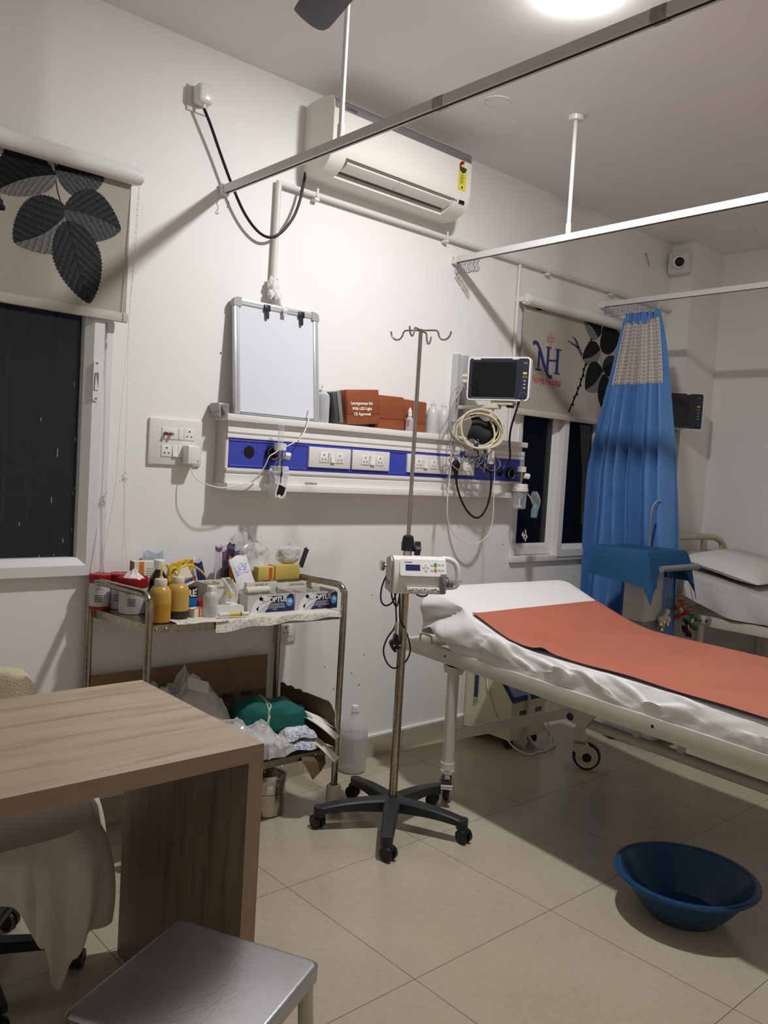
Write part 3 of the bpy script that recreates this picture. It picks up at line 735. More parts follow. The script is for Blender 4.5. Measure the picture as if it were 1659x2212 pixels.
# ================================================================== bed-head panel
hp = thing('bedhead_panel', 'long white bed-head service panel with a blue stripe of sockets', 'panel', (1.01, 0, 1.258))
PX0, PX1 = .113, 1.915
b = B('panel_white')
prof = [(0, 1.53), (-.074, 1.53), (-.076, 1.505), (-.088, 1.502), (-.09, 1.484), (-.082, 1.476), (-.088, 1.472), (-.088, 1.462), (-.08, 1.46), (-.08, 1.345), (-.088, 1.343), (-.088, 1.333), (-.08, 1.328), (-.078, 1.322), (-.082, 1.318), (-.08, 1.285), (0, 1.285)]
b.prism(prof, lambda a, c, d: (d, a, c), PX0, PX1); obj('body', b, hp, angle=25)
b = B('panel_white'); b.box((.100, -.102, 1.526), (1.928, 0, 1.553), .002); obj('shelf', b, hp)
b = B('panel_white'); b.box((PX0 - .002, -.102, 1.257), (PX1, 0, 1.286), .002); obj('bottom_ledge', b, hp)
b = B('panel_cap'); b.box((.109, -.079, 1.282), (.116, 0, 1.532)); obj('end_cap', b, hp)
b = B('panel_blue'); b.box((.124, -.0835, 1.345), (1.905, -.079, 1.46)); b.cyl((.124, -.083, 1.452), (1.905, -.083, 1.452), .004, n=8); b.cyl((.124, -.083, 1.353), (1.905, -.083, 1.353), .004, n=8); obj('blue_stripe', b, hp)
b = B('tape_silver'); b.box((.497, -.0808, 1.289), (.561, -.08, 1.303)); obj('foil_label', b, hp)
def panel_plate(x0, x1, modules):
    t = thing('socket_plate'); t.parent = hp; W = WORLD[hp.name]; WORLD[t.name] = W
    b = B('white_plastic'); b.box((x0, -.096, 1.363), (x1, -.083, 1.449), .003)
    return b, t
for x0, x1, sock, rk in ((.501, .726, (.555, .64), (.613,)), (.736, .954, (.785, .872), (.838,)), (1.067, 1.298, (1.115, 1.215), (1.17,)), (1.307, 1.528, (1.345, 1.455), (1.405,))):
    b = B('white_plastic'); b.box((x0, -.096, 1.363), (x1, -.083, 1.449), .003); pl_ = obj('socket_plate', b, hp)
    for x in sock: module(pl_, x, 1.386, x + .044, 1.428, -.096)
    for x in rk: rocker(pl_, x, 1.386, x + .022, 1.428, -.096)
    rocker(pl_, sock[0] + .046, 1.386, sock[0] + .056, 1.428, -.096, -1)
def outlet(x, z, socketed):
    b = B('dark_hole'); b.cyl((x, -.0842, z), (x, -.0832, z), .025, n=24)
    if socketed:
        b.use('black_plastic'); b.lathe([(.016, 0), (.031, 0), (.031, -.012), (.027, -.016), (.022, -.016), (.02, -.01), (.016, -.008)], (0, 0, 0)) if False else None
        fr = frame((x, -.0835, z), (1, 0, 0), (0, 0, 1)); b.at(fr); b.lathe([(.012, .002), (.026, .002), (.03, .006), (.029, .018), (.022, .02), (.021, .01), (.012, .008)], n=24)
        b.use('chrome'); b.lathe([(.022, .0205), (.0265, .0205)], n=24); b.at(Matrix.Identity(4))
    b.use('dark_hole')
    for q in (-1, 1): b.cyl((x + q * .034, -.0845, z), (x + q * .034, -.083, z), .002, n=8)
    return obj('gas_outlet', b, hp)
outlet(.215, 1.409, False); outlet(.318, 1.411, True); outlet(1.735, 1.392, False); outlet(1.808, 1.385, True)

def flowmeter(x, z, label, short=False):
    # plugged into an outlet; gas fitting, flow tube, humidifier jar
    t = thing('oxygen_flowmeter', label, 'flowmeter', (x, -.135, z - .165), group='oxygen flowmeters with humidifier jars')
    b = B('steel'); b.cyl((x - .002, -.095, z), (x, -.14, z), .009, n=12); b.cyl((x, -.14, z + .014), (x, -.14, z - .052), .009, .006, n=14); b.cyl((x, -.14, z - .018), (x, -.14, z - .03), .011, n=6); obj('gas_fitting', b, t)
    b = B('white_plastic'); b.cyl((x, -.14, z + .012), (x, -.14, z + .04), .024, n=22); obj('flow_base', b, t)
    b = B('clear_plastic'); b.lathe([(.012, z + .04), (.0115, z + .1), (.013, z + .112), (.010, z + .116), (0, z + .117)], (x, -.14, 0), 16); obj('flow_tube', b, t)
    b = B('white_gloss'); b.cyl((x + .012, -.147, z - .006), (x + .036, -.164, z - .01), .0145, .0145, 8); b.use('grey_plastic'); b.cyl((x + .036, -.164, z - .01), (x + .0365, -.1643, z - .01), .006, n=8); obj('control_knob', b, t)
    b = B('milky'); b.lathe([(.0, z - .05), (.036, z - .05), (.0385, z - .056), (.0385, z - .072), (.042, z - .076), (.042, z - .088), (.036, z - .09)], (x, -.14, 0), 26)
    if short: b.mats[0] = 'white_plastic'
    b.cyl((x - .036, -.14, z - .066), (x - .05, -.145, z - .072), .007, .006, 10); obj('jar_cap', b, t)
    b = B('clear_plastic'); b.lathe([(.035, z - .088), (.034, z - .16), (.033, z - .176), (.031, z - .18), (0, z - .181)], (x, -.14, 0), 24)
    b.use('grey_plastic')
    for q in (.11, .135, .155): b.prism([(-1.9, 0), (-1.1, 0), (-1.1, .0012), (-1.9, .0012)], lambda a, c, d: (x + d * cos(a), -.14 + d * sin(a), z - q + c), .0335, .0348)
    obj('humidifier_jar', b, t)
    b = B('clear_plastic' if not short else 'white_plastic'); b.cyl((x, -.14, z - .09), (x, -.14, z - .165), .005, n=10); b.cyl((x, -.14, z - .165), (x, -.14, z - .172), .014, n=12); obj('bubbler', b, t)
    return t
flowmeter(.323, 1.411, 'oxygen flowmeter with humidifier jar at the left end of the panel')
flowmeter(1.842, 1.385, 'oxygen flowmeter with humidifier jar at the right end of the panel', True)
# pulse oximeter hanging by its lanyard from the left flowmeter
ox = thing('pulse_oximeter', 'small white and black finger pulse oximeter dangling from the left flowmeter', 'oximeter', (.297, -.19, 1.232))
ff = frame((.299, -.192, 1.262), (.83, -.52, -.2), (.27, -.02, .96)); b = B('white_gloss')
b.at(ff); pts = [(-.019, .032), (.021, .024), (.021, -.012), (.014, -.026), (0, -.032), (-.014, -.026), (-.019, -.012)]
b.prism(pts, lambda a, c, d: (a, c, d), -.014, .012); obj('case', b, ox)
b = B('screen_black'); b.at(ff); b.prism([(-.013, .024), (.015, .018), (.015, -.01), (.008, -.02), (-.008, -.02), (-.013, -.01)], lambda a, c, d: (a, c, d), .012, .0135); obj('display', b, ox)
b = B('white_gloss'); b.at(ff); b.cyl((0, -.021, .0135), (0, -.021, .0155), .0065, n=14); obj('button', b, ox)
b = B('black_cable'); b.tube([(.298, -.19, 1.292), (.302, -.186, 1.335), (.311, -.18, 1.37), (.33, -.168, 1.41), (.337, -.16, 1.425)], .0016, 6); b.tube([(.299, -.19, 1.292), (.302, -.19, 1.36), (.303, -.175, 1.41), (.318, -.165, 1.425)], .0014, 6); b.cyl((.3025, -.187, 1.322), (.305, -.185, 1.338), .004, n=8); obj('lanyard', b, ox)
# clear mask hanging from the right flowmeter
mk = thing('oxygen_mask', 'clear plastic nebuliser mask dangling from the right flowmeter', 'mask', (1.90, -.2, 1.17))
b = B('clear_plastic')
def mkf(u, v_):
    a = (u - .5) * 3.4; r = .018 + .022 * sin(pi * min(1, v_ * 1.05)); return V((1.885, -.2, 1.30)) + V((.55 * r * sin(a) * 1.6 + .02 * v_, -.6 * r * cos(a), -.09 * v_ + .012 * cos(3 * a) * v_))
b.grid(mkf, 14, 8); obj('mask_shell', b, mk)
b = B('teal_clear'); b.cyl((1.893, -.205, 1.235), (1.884, -.21, 1.205), .011, .017, 16); b.cyl((1.884, -.21, 1.205), (1.876, -.213, 1.165), .019, .016, 18); obj('nebuliser_cup', b, mk)
b = B('clear_plastic'); b.tube([(1.842, -.15, 1.31), (1.862, -.18, 1.28), (1.872, -.2, 1.25), (1.888, -.21, 1.225)], .004, 8); obj('hose', b, mk)
# silver tape holder at the left shelf end
b = B('tape_silver'); b.box((.072, -.075, 1.553), (.122, -.005, 1.592), .006); b.box((.075, -.078, 1.535), (.085, -.02, 1.57), .003); b.use('grey_plastic'); b.cyl((.1, -.084, 1.573), (.1, -.074, 1.573), .015, n=16)
solo('tape_roll', b, 'crumpled silver tape bundle at the left end of the panel shelf', 'tape', (.097, -.04, 1.553))

# ================================================================== whiteboard on the shelf
wb = thing('whiteboard', 'small blank whiteboard leaning on the wall above the panel shelf', 'whiteboard', (.345, -.06, 1.554))
tl = atan2(.05, .46); fw = frame((.347, -.074, 1.555), (1, 0, 0), (0, sin(tl), cos(tl)))
BW, BH = .412, .458
b = B('board_white'); b.at(fw); b.box((-BW / 2 + .01, .01, -.004), (BW / 2 - .01, BH - .01, .006)); obj('writing_face', b, wb)
for nm, lo, hi in (('left', (-BW / 2, .0, -.008), (-BW / 2 + .026, BH - .02, .012)), ('right', (BW / 2 - .026, .0, -.008), (BW / 2, BH - .02, .012)), ('bottom', (-BW / 2 + .027, 0, -.008), (BW / 2 - .027, .007, .012)), ('top', (-BW / 2 + .02, BH - .026, -.008), (BW / 2 - .02, BH, .012))):
    b = B('aluminium'); b.at(fw); b.box(lo, hi, .004, 2); b.use('cap_grey')
    c_ = (V(lo) + V(hi)) / 2; h_ = (V(hi) - V(lo)) / 2
    if h_.x < h_.y: b.box((c_.x - .0025, lo[1], .0115), (c_.x + .0025, hi[1], .0124))
    else: b.box((lo[0], c_.y - .0025, .0115), (hi[0], c_.y + .0025, .0124))
    obj('frame_rail', b, wb)
for sx in (-1, 1):
    for sy in (1,):
        b = B('cap_grey'); b.at(fw); cx_, cy_ = sx * (BW / 2 - .016), .016 + sy * (BH - .032)
        b.prism([(cx_ + sx * .017 * 1 - sx * .034 * (1 - 1), cy_)] and [(cx_ + sx * (-.018 + .036 * p), cy_ + (1 if sy else -1) * (-.018 + .036 * q)) for p, q in ((0, 0), (1, 0), (1, .45), (.93, .72), (.72, .93), (.45, 1), (0, 1))], lambda a, c, d: (a, c, d), -.01, .0145); obj('corner_cap', b, wb)
for i, (x, lb) in enumerate(((.293, 'left black clip on the top edge of the whiteboard'), (.462, 'right black clip on the top edge of the whiteboard'))):
    t = thing('bulldog_clip', lb, 'clip', (x, -.05, 1.985), group='black clips on the whiteboard')
    z0 = BH - .03
    b = B('black_plastic'); b.at(fw @ Matrix.Translation((x - .347, z0, .0125))); b.box((-.014, -.004, 0), (.014, .022, .007), .002); obj('jaw', b, t)
    b = B('black_plastic'); b.at(fw @ Matrix.Translation((x - .347, z0, .0125))); b.prism([(-.007, -.002), (.007, -.002), (.007, -.03), (.003, -.036), (-.003, -.036), (-.007, -.03)], lambda a, c, d: (a, c, d), .002, .006); obj('lever', b, t)
# knotted white cloth between the pipe end and the board
b = B('cloth_white')
def knot(c, sx, sy, sz, seed):
    def fn(u, v_):
        a = 2 * pi * u; t = pi * v_; d = V((sin(t) * cos(a), sin(t) * sin(a), cos(t))); k = 1 + .28 * noise.noise(d * 2.2 + V((seed, 0, 0))) + .1 * sin(5 * a + 3 * t)
        return V(c) + V((d.x * sx * k, d.y * sy * k, d.z * sz * k))
    b.grid(fn, 26, 14)
knot((.318, -.032, 2.087), .02, .018, .034, 3); knot((.338, -.03, 2.085), .013, .014, .03, 9); knot((.338, -.035, 2.045), .022, .02, .03, 5); knot((.31, -.034, 2.05), .012, .012, .02, 8)
b.tube([(.345, -.035, 2.035), (.362, -.03, 2.018), (.374, -.034, 2.0), (.376, -.056, 1.985)], .008, 8); b.box((.365, -.0535, 1.97), (.384, -.0505, 2.0), .001)
solo('tie_cloth', b, 'knotted white cloth tying the whiteboard to the pipe above it', 'cloth', (.335, -.035, 2.01))

# ================================================================== curtain rails
def rail(x, label, y0=-.004, y1=-3.55, rods=(), hooks=(), patches=()):
    t = thing('curtain_rail', label, 'curtain rail', (x, -1.7, 2.395), group='curtain rails hung from the ceiling')
    b = B('aluminium'); b.mats[0] = 'rail_metal'
    if 'rail_metal' not in M: mat('rail_metal', (214, 213, 210), 0.35)
    b.prism([(x - .013, 2.396), (x + .013, 2.396), (x + .013, 2.424), (x - .013, 2.424)], lambda a, c, d: (a, d, c), y0 - .012, y1); b.use('dark_hole'); b.box((x - .004, y1, 2.3953), (x + .004, y0 - .02, 2.3962)); obj('track', b, t)
    b = B('white_plastic'); b.box((x - .016, -.03, 2.39), (x + .016, -.0005, 2.43), .003); b.use('grey_plastic'); b.cyl((x - .017, -.018, 2.414), (x - .0155, -.018, 2.414), .003, n=8); obj('wall_bracket', b, t)
    for y in rods:
        b = B('white_gloss'); b.cyl((x, y, 2.424), (x, y, 2.918), .0085, n=14); b.cyl((x, y, 2.424), (x, y, 2.47), .0115, n=14); b.cyl((x, y, 2.90), (x, y, 2.919), .03, .034, 20); obj('hanging_rod', b, t)
    for y in patches:
        b = B('tape_silver'); b.box((x - .0136, y - .02, 2.3955), (x + .0134, y + .02, 2.4246)); obj('tape_patch', b, t)
    first = None
    for y in hooks:
        if first is None:
            b = B('silver'); b.tube([(x, y, 2.396), (x, y, 2.383), (x - .004, y + .003, 2.376), (x, y + .005, 2.366), (x + .004, y, 2.358), (x, y - .006, 2.350), (x - .003, y - .004, 2.342), (x, y + .004, 2.337), (x + .003, y + .009, 2.343)], .0018, 5, 3)
            first = obj('hook', b, t); fy = y
        else:
            c = first.copy(); COL.objects.link(c); c.parent = t; c.location = (random.uniform(-.003, .003), y - fy, random.uniform(-.003, .002))
    return t
rail(.09, 'grey curtain rail crossing in front of the air conditioner', rods=(-.728,), hooks=(-.045,), patches=(-1.18, -1.86))
rail(1.384, 'bright white curtain rail in the middle, hung by a ceiling rod', rods=(-.676,), hooks=[-.03 - .0115 * k for k in range(13)])
rail(2.648, 'white curtain rail farthest right, carrying the blue curtain', hooks=[-.03 - .0125 * k for k in range(28)])
b = B('grey_cable'); b.tube([(3.08, -.004, 2.80), (3.085, -.012, 2.785), (3.10, -.012, 2.755), (3.11, -.014, 2.735), (3.10, -.02, 2.725)], .003, 6); b.sphere((3.08, -.004, 2.80), .006, 8, 6); solo('wall_hook', b, 'small wire hook left on the wall below the security camera', 'hook', (3.09, -.01, 2.725))

# blue privacy curtain with a net top
ct = thing('privacy_curtain', 'gathered blue privacy curtain with a pale net top beside the right window', 'curtain', (2.648, -.28, .32))
def yl(z): return -.16 + (-.03 + .16) * min(1, max(0, (2.33 - z) / .9)) ** .9 + .0 * z - .012
def yr(z): return -.385 - .19 * min(1, max(0, (2.33 - z) / 1.3)) ** .75
def cpt(u, z, off=0.0):
    k = min(1, max(0, (2.34 - z) / 1.2)); amp = .015 + .06 * k
    ph = 2 * pi * (5.2 * u + .07 * sin(3 * z + 5 * u)); f = math.tanh(2.0 * sin(ph)) * .8 + .3 * sin(2.3 * ph + 1.0 + z)
    y = yl(z) + (yr(z) - yl(z)) * (u + .022 * sin(2 * ph) * (0 < u < 1))
    return (2.648 + amp * f + off + .012 * noise.noise(V((u * 7, z * 2.2, 3))), y, z)
ZN = 1.935
def net(u, v_):
    z = 2.315 - v_ * (2.315 - ZN); return cpt(u, z)
b = B('curtain_net'); b.grid(lambda u, v_: net(.005 + .965 * u, v_), 120, 14, uvs=lambda u, v_: (u * .95, v_ * .38)); obj('net_top', b, ct, angle=80)
b = B('curtain_blue')
b.grid(lambda u, v_: cpt(-.03 + 1.04 * u, ZN + .002 - v_ * (ZN - .34), -.001), 130, 40); obj('blue_cloth', b, ct, angle=80)
b = B('curtain_blue')
b.grid(lambda u, v_: cpt(-.03 + .035 * u, 2.32 - v_ * (2.32 - ZN), .004), 8, 14); obj('side_band', b, ct, angle=80)
b = B('curtain_blue')
b.grid(lambda u, v_: cpt(.97 + .04 * u, 2.335 - v_ * (2.335 - ZN), -.003), 8, 14); obj('side_band', b, ct, angle=80)
b = B('curtain_blue')
def hd(u, v_):
    p = cpt(u, 2.322); z = 2.348 - .016 * sin(u * 2 * pi * 2.2) ** 2 * (1 - u) - v_ * (.045 + .025 * max(0, sin(u * 2 * pi * 5.3 + .7)) * (u < .85)); return (p[0] - .005 + .006 * sin(31 * u), p[1], z)
b.grid(hd, 110, 6); b.use('chrome'); b.cyl((2.625, -.36, 2.335), (2.662, -.366, 2.336), .007, n=12); obj('heading_band', b, ct, angle=80)

# ================================================================== fan, security camera
fn = thing('ceiling_fan', 'dark grey ceiling fan blade poking in at the top edge', 'fan', (-.365, -1.49, 2.55))
b = B('fan_grey'); b.lathe([(0, 2.55), (.06, 2.555), (.085, 2.58), (.085, 2.63), (.05, 2.66), (.02, 2.67), (0, 2.67)], (-.365, -1.49, 0)); obj('motor_housing', b, fn)
b = B('fan_grey'); b.cyl((-.365, -1.49, 2.66), (-.365, -1.49, 2.9), .012, n=12); b.cyl((-.365, -1.49, 2.87), (-.365, -1.49, 2.92), .05, .06, 20); obj('down_rod', b, fn)
for k in range(3):
    a = radians(73.5 + 120 * k); d = V((cos(a), sin(a), 0)); nn = V((-sin(a), cos(a), 0)); c0 = V((-.365, -1.49, 2.6))
    b = B('fan_grey')
    def blade(u, v_):
        r = .16 + .42 * u; w = .058 - .006 * u; wd = (v_ - .5) * 2 * w
        if u > .93: wd *= 1 - .18 * (u - .93) / .07
        return c0 + d * (r - .02 * abs(v_ - .2) * (u > .95)) + nn * wd + V((0, 0, .022 * (v_ - .5) + .006 * (v_ - .5) ** 2 * 4))
    b.grid(blade, 16, 6, thick=.004); b.box(c0 + d * .05 - nn * .015 - V((0, 0, .004)), c0 + d * .05 + nn * .015 + V((0, 0, .004))) if False else None
    b.cyl(c0 + d * .07, c0 + d * .2, .016, .012, 8); obj('blade', b, fn)
cc = thing('security_camera', 'white dome security camera high in the far corner', 'camera', (3.38, -.07, 2.72))
b = B('white_plastic'); b.box((3.33, -.145, 2.72), (3.401, -.012, 2.86), .012, 3); obj('mount_box', b, cc)
fc = frame((3.325, -.085, 2.79), (.6, -.8, 0), (.05, .03, 1)); fc = frame((3.325, -.085, 2.79), (.66, -.75, 0), (-.18, -.16, .97))
b = B('white_gloss'); b.at(fc); b.cyl((0, 0, -.01), (0, 0, .045), .044, .04, 28); b.lathe([(.04, .045), (.036, .055), (.029, .057)], n=28); obj('turret', b, cc)
b = B('screen_black'); b.at(fc); b.lathe([(.03, .0555), (.022, .066), (.01, .071), (0, .072)], n=24); obj('lens', b, cc)

# ================================================================== things along the panel shelf
SZ = 1.5535
def bottle(name, b_, prof, c, m, n=24): b_.use(m); b_.lathe(prof, c, n); return b_
t = thing('squeeze_bottle', 'clear squeeze bottle behind the right edge of the whiteboard', 'bottle', (.585, -.055, SZ))
b = B('milky'); b.lathe([(0, 0), (.030, 0), (.032, .006), (.032, .105), (.029, .12), (.016, .13)], (.585, -.055, SZ), 24); b.use('milky'); obj('bottle_body', b, t)
b = B('white_plastic'); b.lathe([(.0165, .128), (.0165, .14), (.008, .145), (.005, .16), (0, .161)], (.585, -.055, SZ), 16); obj('spout_cap', b, t)
b = B('water'); b.lathe([(0, .002), (.029, .003), (.030, .085), (0, .085)], (.585, -.055, SZ), 20); obj('liquid', b, t)
b = B('dark_grey'); b.at(Matrix.Translation((.655, -.052, SZ)) @ Matrix.Rotation(-.2, 4, 'Y')); b.box((-.022, -.042, .004), (.0, .042, .138), .004); b.use('grey_plastic'); b.box((.001, -.044, .004), (.022, .044, .14), .004)
solo('instrument_case', b, 'dark grey case leaning against the laryngoscope box', 'case', (.655, -.052, SZ))
def leather(x, w, h, tilt, label, text=None, y=-.05, d=.07, ry=0.0):
    t = thing('instrument_case', label, 'case', (x, y, SZ), group='brown instrument cases on the panel shelf')
    mm = Matrix.Translation((x, y, SZ)) @ Matrix.Rotation(ry, 4, 'Z') @ Matrix.Rotation(tilt, 4, 'Y') @ Matrix.Rotation(-.05, 4, 'X')
    b = B('leather_brown'); b.at(mm); b.box((0, -d / 2, 0), (w, d / 2, h), .006, 3); obj('case_body', b, t)
    b = B('leather_brown'); b.at(mm); b.box((.003, -d / 2 - .003, h * .3), (w - .003, -d / 2 + .004, h - .003), .002); obj('flap', b, t)
    if text:
        b = B('print_white')
        for i, ln in enumerate(text): b.text(ln, .0175, mm @ frame((w * .45, -d / 2 - .0035, h * (.6 - .155 * i)), (1, 0, -.02), (0, 0, 1)), bold=.0006)
        obj('lettering', b, t)
    return t
leather(.705, .19, .152, -.10, 'brown leather case printed Laryngoscope Set With LED Light', ('Laryngoscope Set', 'With LED Light', 'CE Approved'))
leather(.885, .168, .15, -.02, 'plain brown case between the laryngoscope case and the small dropper bottle', y=-.042, d=.055)
leather(1.055, .150, .148, .02, 'plain brown case behind the small dropper bottle', y=-.036, d=.05)
t = thing('dropper_bottle', 'small clear dropper bottle with a white cap in front of a brown case', 'bottle', (1.075, -.082, SZ))
b = B('clear_plastic'); b.mats[0] = 'milky'; b.lathe([(0, 0), (.016, 0), (.0175, .004), (.0175, .055), (.008, .066), (.008, .07)], (1.075, -.082, SZ), 20); obj('bottle_body', b, t)
b = B('white_gloss'); b.lathe([(.0095, .068), (.0105, .078), (.009, .086), (.011, .09), (.006, .096), (.0045, .108), (0, .109)], (1.075, -.082, SZ), 16); obj('cap', b, t)
b = B('print_red'); b.prism([(3.4, .02), (3.95, .02), (3.95, .05), (3.4, .05)], lambda a, c, d: (1.075 + d * cos(a), -.082 + d * sin(a), SZ + c), .0176, .018); obj('label_strip', b, t)
for x, lb in ((1.25, 'left frosted bottle of the clear pair at the right end of the shelf'), (1.325, 'right frosted bottle of the clear pair beside the monitor bracket')):
    t = thing('saline_bottle', lb, 'bottle', (x, -.055, SZ), group='clear frosted bottles on the shelf')
    b = B('milky'); b.lathe([(0, 0), (.030, 0), (.032, .005), (.032, .085), (.028, .11), (.016, .128), (.012, .132)], (x, -.055, SZ), 24); obj('bottle_body', b, t)
    b = B('milky'); b.lathe([(.013, .13), (.013, .142), (.006, .148), (.004, .158), (0, .159)], (x, -.055, SZ), 14); obj('spout', b, t)

# ================================================================== patient monitors
def monitor(TL, TR, h, depth, label, group):
    TL = V(TL); TR = V(TR); x = (TR - TL); w = x.length; x.normalize(); c = (TL + TR) / 2 - V((0, 0, h / 2))
    fm = frame(c, x, (0, 0, 1))
    t = thing('patient_monitor', label, 'monitor', (c.x, c.y, c.z - h / 2), group=group)
    b = B('white_plastic'); b.at(fm); b.prism(rrect(w, h, .018), lambda a, q, d: (a, q, d), -.03, 0); b.prism(rrect(w - .03, h - .03, .014), lambda a, q, d: (a, q, d), -depth, -.03); obj('housing', b, t)
    b = B('bezel_dark'); b.at(fm); b.prism(rrect(w - .014, h - .014, .012), lambda a, q, d: (a, q, d), 0, .0015); obj('bezel', b, t)
    sw_, sh = w * .705, h * .80
    b = B('screen_black'); b.at(fm); b.box((-w * .425, -sh / 2 - .004, .0013), (-w * .425 + sw_, sh / 2 - .004, .0022)); obj('screen', b, t)
    b = B('grey_key'); b.at(fm); b.box((-w * .42, -sh / 2 - .0115, .0013), (-w * .42 + sw_, -sh / 2 - .007, .0019)); obj('light_bar', b, t)
    bx = w * .42
    for i, (z, m) in enumerate(((.36, 'grey_key'), (.13, 'yellow_key'), (.045, 'yellow_key'), (-.045, 'dark_grey'), (-.125, 'dark_grey'), (-.205, 'dark_grey'))):
        b = B(m); b.at(fm); b.prism([(p[0] + bx, p[1] + z * h) for p in rrect(.019, .0095, .002, 2)], lambda a, q, d: (a, q, d), .0014, .0028)
        if i == 2: b.use('bezel_dark'); b.box((bx - .008, z * h - .0035, .0027), (bx + .008, z * h + .0035, .003))
        elif i > 2: b.use('print_white'); b.box((bx - .003, z * h - .002, .0027), (bx + .003, z * h + .0015, .003))
        obj('key', b, t)
    b = B('bezel_dark'); b.at(fm); b.cyl((bx - .003, -.385 * h, .0014), (bx - .003, -.385 * h, .012), .0145, .0125, 22); b.use('badge_blue'); b.lathe([(.0155, .0016), (.0167, .002)], (bx - .003, -.385 * h, 0), 24); obj('dial', b, t)
    b = B('print_white'); b.text('mindray', .011, fm @ frame((-w * .36, h * .455, .0018), (1, 0, 0), (0, 1, 0)), bold=.0006); obj('lettering', b, t)
    b = B('print_white'); b.text('uMEC10', .0085, fm @ frame((w * .26, h * .455, .0018), (1, 0, 0), (0, 1, 0)), bold=.0004); obj('model_lettering', b, t)
    return t, fm, w, h
MTL = (1.3708, -.1553, 1.93); MTR = (1.496, -.4326, 1.93)
m1, fm, mw, mh = monitor(MTL, MTR, .204, .075, 'switched-off patient monitor with a white rim above the right end of the panel', 'patient monitors')
for z in (.012, -.014, -.042):
    b = B('cream_plastic' if z > -.04 else 'grey_plastic'); b.at(fm); b.cyl((-mw / 2 + .004, z, -.018), (-mw / 2 - .032, z, -.014), .0105 if z > -.04 else .005, .009 if z > -.04 else .005, 12); obj('connector', b, m1)
br = thing('monitor_bracket', 'grey wall track and arm carrying the patient monitor', 'bracket', (1.452, -.1, 1.6))
b = B('aluminium'); b.box((1.418, -.018, 1.625), (1.49, -.001, 1.958)); b.box((1.418, -.042, 1.625), (1.43, -.018, 1.958)); b.box((1.478, -.042, 1.625), (1.49, -.018, 1.958)); b.use('grey_plastic'); b.box((1.43, -.03, 1.625), (1.436, -.0185, 1.958)); obj('wall_track', b, br)
b = B('cream_plastic'); b.box((1.425, -.29, 1.688), (1.475, -.043, 1.706), .003); obj('arm', b, br)
b = B('cream_plastic'); b.at(fm); b.box((-.035, -mh / 2 - .02, -.075), (.075, -mh / 2 - .001, -.01), .004); b.use('black_plastic'); b.box((.04, -mh / 2 - .03, -.06), (.07, -mh / 2 - .012, -.02), .003); obj('mount_plate', b, br)
for x, y in ((1.435, -.14), (1.44, -.26)):
    b = B('cream_plastic'); b.cyl((x, y, 1.69), (x, y, 1.635), .011, n=14); b.cyl((x, y, 1.64), (x, y - .02, 1.632), .009, n=10); obj('cable_peg', b, br)
# coiled cream hose on the pegs
cx0, cz0, cyy = 1.395, 1.583, -.23
b = B('cream_hose'); e1 = V((.66, -.62, -.02)).normalized()
for k in range(5):
    r = .098 + .012 * sin(k * 2.1); pts = []
    for i in range(22):
        a = 2 * pi * i / 22; dv = .01 * sin(a * 2 + k)
        pts.append(V((cx0, cyy, cz0)) + e1 * ((r + dv) * cos(a) * 1.0) + V((0, 0, (r * .86 + .008 * sin(a + k * 1.3)) * sin(a))) + V((-.7, -.7, 0)) * (.011 * k - .02) + e1 * (.006 * k - .01))
    b.tube(pts, .0046, 7, 2, closed=True)
b.tube([(1.44, -.25, 1.64), (1.45, -.27, 1.60), (1.45, -.28, 1.55), (1.42, -.28, 1.51), (1.37, -.26, 1.495), (1.32, -.23, 1.505)], .005, 7)
solo('hose_coil', b, 'coil of cream pressure hose hanging below the monitor', 'hose', (cx0, cyy, 1.49))
b = B('black_matte')
def cuff(u, v_): return V((1.40 + .115 * u + .012 * sin(6 * v_), -.15 - .1 * u - .02 * sin(pi * v_), 1.655 - .028 * u - .115 * v_ + .02 * u * v_ + .012 * sin(9 * u)))
b.grid(cuff, 12, 8, thick=.012); b.use('dark_grey'); b.box((1.43, -.19, 1.60), (1.47, -.183, 1.62)); solo('pressure_cuff', b, 'folded black blood pressure cuff behind the hose coil', 'cuff', (1.45, -.2, 1.52))
# lead wires
b = B('grey_cable'); rnd = random.Random(4)
for k in range(5):
    x = 1.28 + .06 * k; p = [V((x, -.2 - .01 * (k % 3), 1.54))]
    for i in range(6): p.append(V((x + rnd.uniform(-.03, .03), -.17 - .04 * rnd.random(), 1.52 - .022 * i - rnd.uniform(0, .025))))
    p.append(V((x + rnd.uniform(-.06, .06), -.19, 1.50)))
    b.tube(p, .0024, 5, 6)
for k in range(6):
    cx_ = 1.29 + .05 * k; b.tube([V((cx_ + .035 * cos(a), -.2 + .02 * sin(a + k), 1.47 + .035 * sin(a) - .008 * k)) for a in [2 * pi * i / 10 for i in range(10)]], .0024, 5, 2, closed=True)
b.use('conc_blue'); b.box((1.375, -.235, 1.485), (1.392, -.215, 1.515), .003); b.box((1.30, -.22, 1.455), (1.32, -.2, 1.475), .003)
tag(solo('lead_wires', b, 'tangle of thin grey lead wires hanging below the hose coil', 'wire', (1.4, -.19, 1.40)), kind='stuff')
b = B('grey_cable')
fx_ = fm @ V((-mw / 2 - .032, .012, -.014)); fy_ = fm @ V((-mw / 2 - .032, -.014, -.014)); fz_ = fm @ V((-mw / 2 - .03, -.042, -.014))
b.tube([fx_, V((1.29, -.2, 1.822)), V((1.26, -.22, 1.79)), V((1.25, -.22, 1.74)), V((1.25, -.215, 1.62)), V((1.25, -.2, 1.45)), V((1.252, -.19, 1.40)), V((1.256, -.17, 1.29))], .0032, 6)
